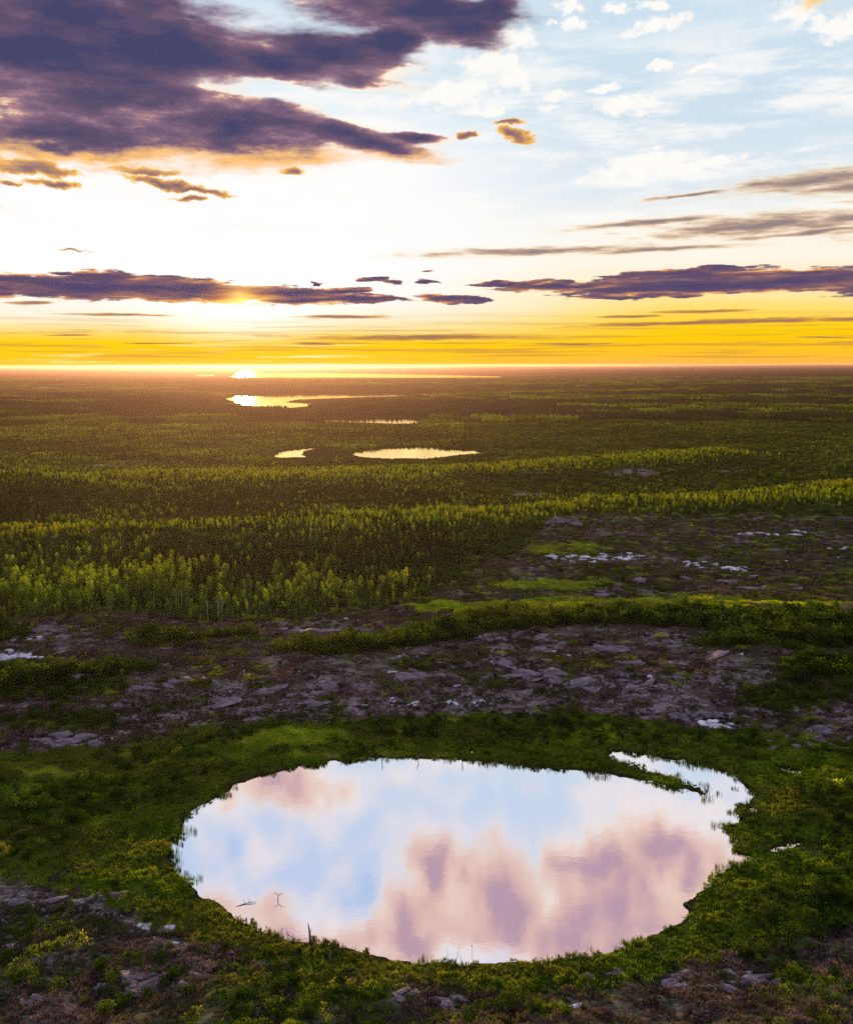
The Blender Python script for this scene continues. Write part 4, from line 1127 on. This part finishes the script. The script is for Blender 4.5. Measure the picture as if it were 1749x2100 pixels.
# clusters: u, v, half width, half height (picture), count, size m, pale?, flatness, name, label
CL = [(1178, 1153, 46, 6, 13, 2.3, 1, .9, 'rock_slab', 'white broken slab in the left of the two ledges in the clearing'),
      (1262, 1149, 48, 5, 13, 2.3, 1, .9, 'rock_slab', 'white slab at the right end of the long ledge in the clearing'),
      (1440, 1161, 38, 5, 10, 2.0, 1, .8, 'rock_slab', 'white slab in the second ledge right of the clearing'),
      (1512, 1168, 28, 7, 9, 2.1, 1, .8, 'rock_slab', 'white slab at the right end of the second ledge'),
      (1160, 1101, 45, 7, 7, 3.6, 0, 1.0, 'rock_outcrop', 'lilac rock hump under the trees above the clearing'),
      (1590, 1101, 75, 4, 12, 2.4, 1, .6, 'rock_slab', 'thin pink-white slab on the upper right slope'),
      (1725, 1123, 26, 3, 4, 1.8, 1, .7, 'rock_slab', 'small white slab near the upper right edge'),
      (30, 1360, 36, 13, 14, 2.2, 1, .9, 'rock_slab', 'blue-white slab of the outcrop at the left edge'),
      (62, 1330, 40, 4, 4, 1.4, 1, .7, 'rock_slab', 'small pale slab above the outcrop at the left edge'),
      (620, 1306, 60, 5, 6, 3.6, 0, .55, 'rock_outcrop', 'flat lilac rock below the forest edge'),
      (955, 1450, 50, 4, 14, 1.0, 1, .8, 'boulder', 'white boulder in the row above the pond'),
      (820, 1451, 75, 6, 12, .9, 1, .9, 'boulder', 'pale boulder on the left of the row above the pond'),
      (1178, 1471, 22, 2, 4, 1.1, 1, .5, 'boulder', 'white flat stone just above the sedge behind the pond'),
      (1105, 1405, 36, 16, 6, 3.4, 0, 1.1, 'rock_outcrop', 'large lilac slab in the middle of the rocky rise'),
      (1240, 1430, 90, 24, 16, 1.7, 0, .8, 'rock_outcrop', 'lilac ledge on the right of the rocky rise'),
      (1400, 1470, 80, 10, 14, 1.4, 0, 1.0, 'rock_outcrop', 'rugged rock low on the right of the rocky rise'),
      (1470, 1483, 40, 8, 8, 1.7, 1, 1.1, 'boulder', 'pale rugged boulder near the right end of the rise'),
      (1678, 1492, 28, 13, 6, 2.3, 0, 1.3, 'boulder', 'big grey boulder in the cluster on the right'),
      (1650, 1525, 90, 14, 12, 1.1, 0, .9, 'boulder', 'scattered grey boulder below the big right cluster'),
      (135, 1518, 75, 12, 13, 2.0, 0, .8, 'rock_outcrop', 'pinkish outcrop left behind the pond'),
      (190, 1512, 40, 5, 5, 1.1, 1, .6, 'rock_slab', 'pale slab on the pinkish outcrop left behind the pond'),
      (1150, 1412, 90, 20, 3, 4.4, 0, .22, 'rock_outcrop', 'broad sloping granite slab in the centre of the rocky rise'),
      (560, 1448, 150, 16, 5, 3.4, 0, .2, 'rock_outcrop', 'broad low granite slab along the left foot of the rise'),
      (930, 1400, 120, 26, 5, 3.8, 0, .2, 'rock_outcrop', 'broad granite slab left of centre on the rise'),
      (1370, 1405, 120, 40, 5, 3.8, 0, .2, 'rock_outcrop', 'broad granite slab on the right slope of the rise'),
      (1250, 1345, 160, 16, 6, 3.6, 0, .35, 'rock_outcrop', 'granite slab right under the shrub belt'),
      (1450, 1205, 220, 26, 8, 3.6, 0, .3, 'rock_outcrop', 'low granite slab in the right-hand clearing'),
      (160, 1405, 100, 14, 5, 3.2, 0, .35, 'rock_outcrop', 'low granite slab near the left edge above the shrubs'),
      (690, 1400, 160, 36, 18, 1.3, 0, .7, 'rock_outcrop', 'small lilac rock on the left of the rocky rise'),
      (300, 1432, 150, 20, 14, 1.9, 0, .5, 'rock_outcrop', 'low dusky rock on the left slope of the rise'),
      (305, 1897, 40, 5, 4, 1.3, 1, .7, 'boulder', 'white-topped boulder left of the pond near the camera'),
      (235, 1835, 50, 9, 5, 1.4, 0, 1.0, 'boulder', 'grey boulder left of the pond'),
      (95, 1850, 60, 10, 4, 1.5, 0, .7, 'rock_outcrop', 'dark rock at the left beside the lower pond'),
      (240, 2020, 150, 30, 9, 1.9, 0, .6, 'rock_outcrop', 'dark rock ledge at the lower left'),
      (85, 2062, 40, 8, 3, 1.1, 0, .9, 'boulder', 'bluish boulder at the bottom left corner'),
      (1515, 2062, 25, 8, 3, .7, 1, .9, 'boulder', 'pale boulder at the lower right'),
      (1566, 1948, 4, 2, 1, .6, 1, 1.0, 'boulder', 'single white stone on the right beyond the shrubs'),
      (1490, 2015, 130, 22, 12, 1.4, 0, .7, 'rock_outcrop', 'dark bluish rock ledge at the lower right'),
      (1270, 2000, 90, 14, 6, 1.1, 0, .7, 'rock_outcrop', 'dark rock on the knoll below the pond'),
      (850, 2060, 180, 12, 6, 1.2, 0, .6, 'rock_outcrop', 'dark purple ledge at the bottom middle'),
      (420, 1598, 4, 2, 1, .5, 1, .9, 'boulder', 'lone white stone on the left bank above the pond'),
      (612, 1408, 5, 3, 1, 1.1, 1, 1.0, 'boulder', 'lone pale boulder on the left of the rise'),
      (1440, 1140, 260, 40, 14, .8, 1, .7, 'boulder', 'small pale stone scattered in the upper right clearing'),
      (1500, 1270, 220, 60, 12, 1.0, 0, .7, 'boulder', 'small stone scattered in the right clearing')]
rs = np.random.default_rng(90); nrock = 0
for ci, (u0, v0, hw, hv, n, sz, pale, fl_, nm, lab) in enumerate(CL):
    n = n if n == 1 else int(n * 1.35)
    for k in range(n):
        a_ = rs.uniform(-1, 1); b_ = rs.uniform(-1, 1) * math.sqrt(max(0, 1 - a_ * a_ * .6))
        gx_, gy_ = ground_pt(u0 + a_ * hw, v0 + b_ * hv, .6)
        zz = float(land_z(np.array([gx_]), np.array([gy_]))[0])
        if float(SD(np.array([gx_]), np.array([gy_]))[0]) < 1.0: continue
        s = sz * rs.uniform(.35, 1.1) * (.8 if pale else 1)
        me = (RK_P if pale else RK_D)[int(rs.integers(6 if pale else 5))]
        o = link(bpy.data.objects.new(nm, me))
        sxy = rs.uniform(.85, 1.7)
        o.location = (gx_, gy_, zz + .02 * s); o.rotation_euler = (rs.normal() * .12, rs.normal() * .12, R(12) + rs.normal() * .5)
        o.scale = (s * sxy, s / sxy, s * fl_ * rs.uniform(.7, 1.2))
        frac = sz and s / sz
        word = 'larger ' if frac > .92 else 'smaller ' if frac < .68 else ''
        lr = '' if n == 1 else (', towards its left' if a_ < -.33 else ', towards its right' if a_ > .33 else ', near its middle')
        tag(o, word + lab + lr, nm.replace('_', ' ').split()[-1] if nm != 'boulder' else 'boulder', lab.split(',')[0].replace(' a ', ' ') + ' cluster' if n > 1 else None)
        nrock += 1
print('rocks', nrock)
# loose stones and ledge fragments too many to count
stones = []
for i, (me, uv) in enumerate([(RK_P[0], (1010, 1385)), (RK_P[3], (1330, 1408)), (RK_D[1], (520, 1420)), (RK_D[2], (1460, 1440)), (RK_D[4], (240, 1460))]):
    gx_, gy_ = ground_pt(*uv, 1.0); zz = float(land_z(np.array([gx_]), np.array([gy_]))[0])
    o = link(bpy.data.objects.new('loose_stone', me)); o.location = (gx_, gy_, zz); o.scale = (1, 1, 1); o.rotation_euler = (0, 0, i)
    tag(o, ['pale flat stone in the centre of the rocky rise', 'pale stone on the right of the rocky rise', 'dusky stone on the left of the rocky rise', 'dusky stone low on the right of the rise', 'dusky stone on the far left of the rise'][i], 'stone')
    stones.append(o)
xq, yq = jitter_pts(75, 330, 1.35, 28, seed=51)
cq = cover(xq, yq); sq = SD(xq, yq); rs = np.random.default_rng(52)
kq = (rs.random(len(xq)) < np.clip(cq['rock'] * (.16 + fbm(xq, yq, 10, 3, 53) * 1.6), 0, .6)) & (sq > 4) & (cq['forest'] < .5)
xq, yq = xq[kq], yq[kq]; zq_ = land_z(xq, yq); nq = len(xq)
sq_ = .18 + .75 * rs.random(nq) ** 2.6
pal = rs.random(nq) < .14
o = scatter_object('rubble', np.stack([xq, yq, zq_ - .02], 1), np.stack([sq_ * rs.uniform(.8, 1.8, nq), sq_, sq_ * rs.uniform(.4, 1.0, nq)], 1), R(12) + rs.normal(size=nq) * .6,
    np.where(pal, rs.integers(0, 2, nq), rs.integers(2, 5, nq)), [[q] for q in stones])
tag(o, 'loose stones and ledge fragments strewn over the rocky rise', 'rubble', kind='stuff')
print('rubble', nq)

# ================================================================== DEAD WOOD in and by the pond
def wood(name, label, cat, uv, paths, mat, z0=None, rz=0.0, kids=()):
    gx_, gy_ = ground_pt(*uv, 0.0 if z0 is None else z0)
    zz = z0 if z0 is not None else max(0.0, float(land_z(np.array([gx_]), np.array([gy_]))[0])) - .1
    if kids:
        root = bpy.data.objects.new(name, None); link(root); root.location = (gx_, gy_, zz); root.rotation_euler = (0, 0, rz)
        for pn, pp in [('trunk', paths)] + [('branch', [q]) for q in kids]:
            V, F = tubes(pp, 6); link(bpy.data.objects.new(pn, mesh_of(pn, V, F, mat, True)), root)
    else:
        V, F = tubes(paths, 6)
        root = link(bpy.data.objects.new(name, mesh_of(name, V, F, mat, True))); root.location = (gx_, gy_, zz); root.rotation_euler = (0, 0, rz)
    return tag(root, label, cat)
wood('dead_snag', 'broken dark trunk leaning at the near left edge of the pond', 'snag', (633, 1936), [[((0, 0, -.3), .17), ((.03, 0, .6), .14), ((-.02, 0, 1.3), .11), ((-.12, .02, 2.0), .07), ((-.16, .02, 2.35), .02)]], M_dead,
     kids=[[((-.02, 0, 1.2), .05), ((.15, 0, 1.5), .03), ((.2, .05, 1.8), .01)]])
wood('dead_stub', 'pale forked stub in the sedge right of the broken trunk', 'stub', (675, 1975), [[((0, 0, -.2), .06), ((.02, 0, .5), .045), ((.03, 0, 1.3), .02)], [((.01, 0, .3), .04), ((-.14, 0, .6), .03), ((-.16, 0, .9), .012)]], M_pale_dead)
for uv, h, ln, lb in [((781, 1562), 1.6, .12, 'leftmost thin dead sapling standing in the far edge of the water'), ((857, 1562), 1.4, -.3, 'leaning thin dead sapling in the far edge of the water'), ((946, 1568), 1.2, .05, 'short dead stem rightmost in the far edge of the water')]:
    wood('dead_sapling', lb, 'dead sapling', uv, [[((0, 0, -.4), .06), ((ln * .4, 0, h * .4), .05), ((ln, 0, h), .02)], [((ln * .4, 0, h * .4), .03), ((ln * .4 + .3, 0, h * .62), .015)], [((ln * .6, 0, h * .6), .03), ((ln * .6 - .25, 0, h * .8), .012)]], M_dead, 0.0)
wood('sunken_branch', 'dark forked branch sticking out of the water in the lower left pond', 'branch', (567, 1846), [[((0, 0, -.3), .05), ((.05, 0, .35), .045), ((.1, 0, .6), .03), ((-.35, .1, .95), .012)], [((.08, 0, .5), .035), ((.45, 0, .8), .02), ((.8, 0, .78), .01)],
     [((.3, 0, .7), .02), ((.35, .1, 1.0), .01)], [((-.1, 0, .75), .02), ((-.5, 0, .72), .01)]], M_dead, 0.0)
wood('floating_branch', 'pale fallen branch lying on the water near the left bank', 'branch', (505, 1853), [[((-1.2, -.7, .0), .03), ((-.4, -.2, .06), .05), ((.5, .1, .12), .045), ((1.0, .15, .1), .02)], [((-.2, -.1, .08), .03), ((-.6, .5, .25), .012)], [((.3, .05, .1), .03), ((-.1, .7, .3), .012)]], M_dead, 0.0)
for i, (uu, vv, hh_, ln) in enumerate([(915, 1978, 1.5, 0), (930, 1978, 1.9, .5), (943, 1979, 1.2, -.15), (966, 1979, 2.1, -.02), (842, 1975, 1.1, -.4), (1286, 1945, 1.2, 0), (1118, 1966, .6, .1)]):
    wood('dead_reed_stalk', ['short straight stalk, first of the four at the near edge of the pond', 'long slanting stalk, second of the four at the near edge of the pond', 'short stalk, third of the four at the near edge of the pond', 'tallest dark stalk at the near edge of the pond',
         'slanting stalk left of the four at the near edge of the pond', 'lone thin stalk at the near right edge of the pond', 'stubby tuft stalk at the near edge, right of the four'][i], 'stalk', (uu, vv),
         [[((0, 0, -.3), .022), ((ln * .5, 0, hh_ * .5), .018), ((ln, .05, hh_), .01)]] + ([[((ln - .03, .05, hh_ - .2), .035), ((ln - .03, .05, hh_), .03)]] if i == 3 else []), M_dead, 0.0)
wood('fallen_log', 'bleached thin log lying in the heath at the lower right', 'log', (1200, 2034), [[((-.5, .9, .55), .03), ((0, 0, .3), .05), ((.35, -.7, .2), .05)], [((0, 0, .3), .03), ((.2, .3, .6), .012)]], M_pale_dead)
wood('fallen_log', 'grey fallen stick on the left slope above the pond', 'log', (142, 1872), [[((0, 0, 0), .03), ((.02, 0, .7), .025), ((.3, .05, 1.4), .01)]], M_pale_dead)
wood('fallen_log', 'dark crooked log on the bank at the right tip of the pond', 'log', (1408, 1870), [[((-.6, 0, .9), .03), ((-.3, 0, .95), .05), ((.1, .1, .7), .07), ((.5, .2, .2), .08)]], M_dead)
for i, (uu, vv) in enumerate([(372, 1240), (425, 1262), (447, 1266), (455, 1258), (502, 1235)]):
    wood('bare_trunk', ['leftmost pale bare trunk standing at the forest front', 'pale bare trunk left of a close pair at the forest front', 'pale bare trunk, left one of the close pair', 'pale bare trunk, right one of the close pair', 'tallest pale bare trunk at the forest front'][i], 'bare trunk', (uu, vv + 14),
         [[((0, 0, -.2), .13), ((.05, 0, 2.4), .10), ((.0, 0, [4.5, 3.6, 5, 4.2, 6.5][i]), .04)], [((.03, 0, 2.6), .04), ((.5, 0, 3.3), .015)], [((.03, 0, 3.1), .04), ((-.4, 0, 3.7), .012)]], M_pale_dead, None)

# ================================================================== HAZE
hz = bpy.data.meshes.new('haze')
x0, x1, z0_, z1_ = -38000.0, 38000.0, -120.0, 66.0
bmh = bmesh.new(); bmesh.ops.create_cube(bmh, size=1.0)
for v_ in bmh.verts: v_.co = (v_.co.x * 2 * x1, v_.co.y * 2 * x1, z0_ + (v_.co.z + .5) * (z1_ - z0_))
bmh.to_mesh(hz); bmh.free()
M_haze, t = new_mat('haze')
pv = t.n('ShaderNodeVolumePrincipled')
pv.inputs['Color'].default_value = (.60, .40, .40, 1); pv.inputs['Density'].default_value = 2.1e-5; pv.inputs['Anisotropy'].default_value = .76
ou = t.n('ShaderNodeOutputMaterial'); t.nt.links.new(pv.outputs[0], ou.inputs['Volume'])
hz.materials.append(M_haze)
tag(link(bpy.data.objects.new('haze', hz)), kind='stuff')
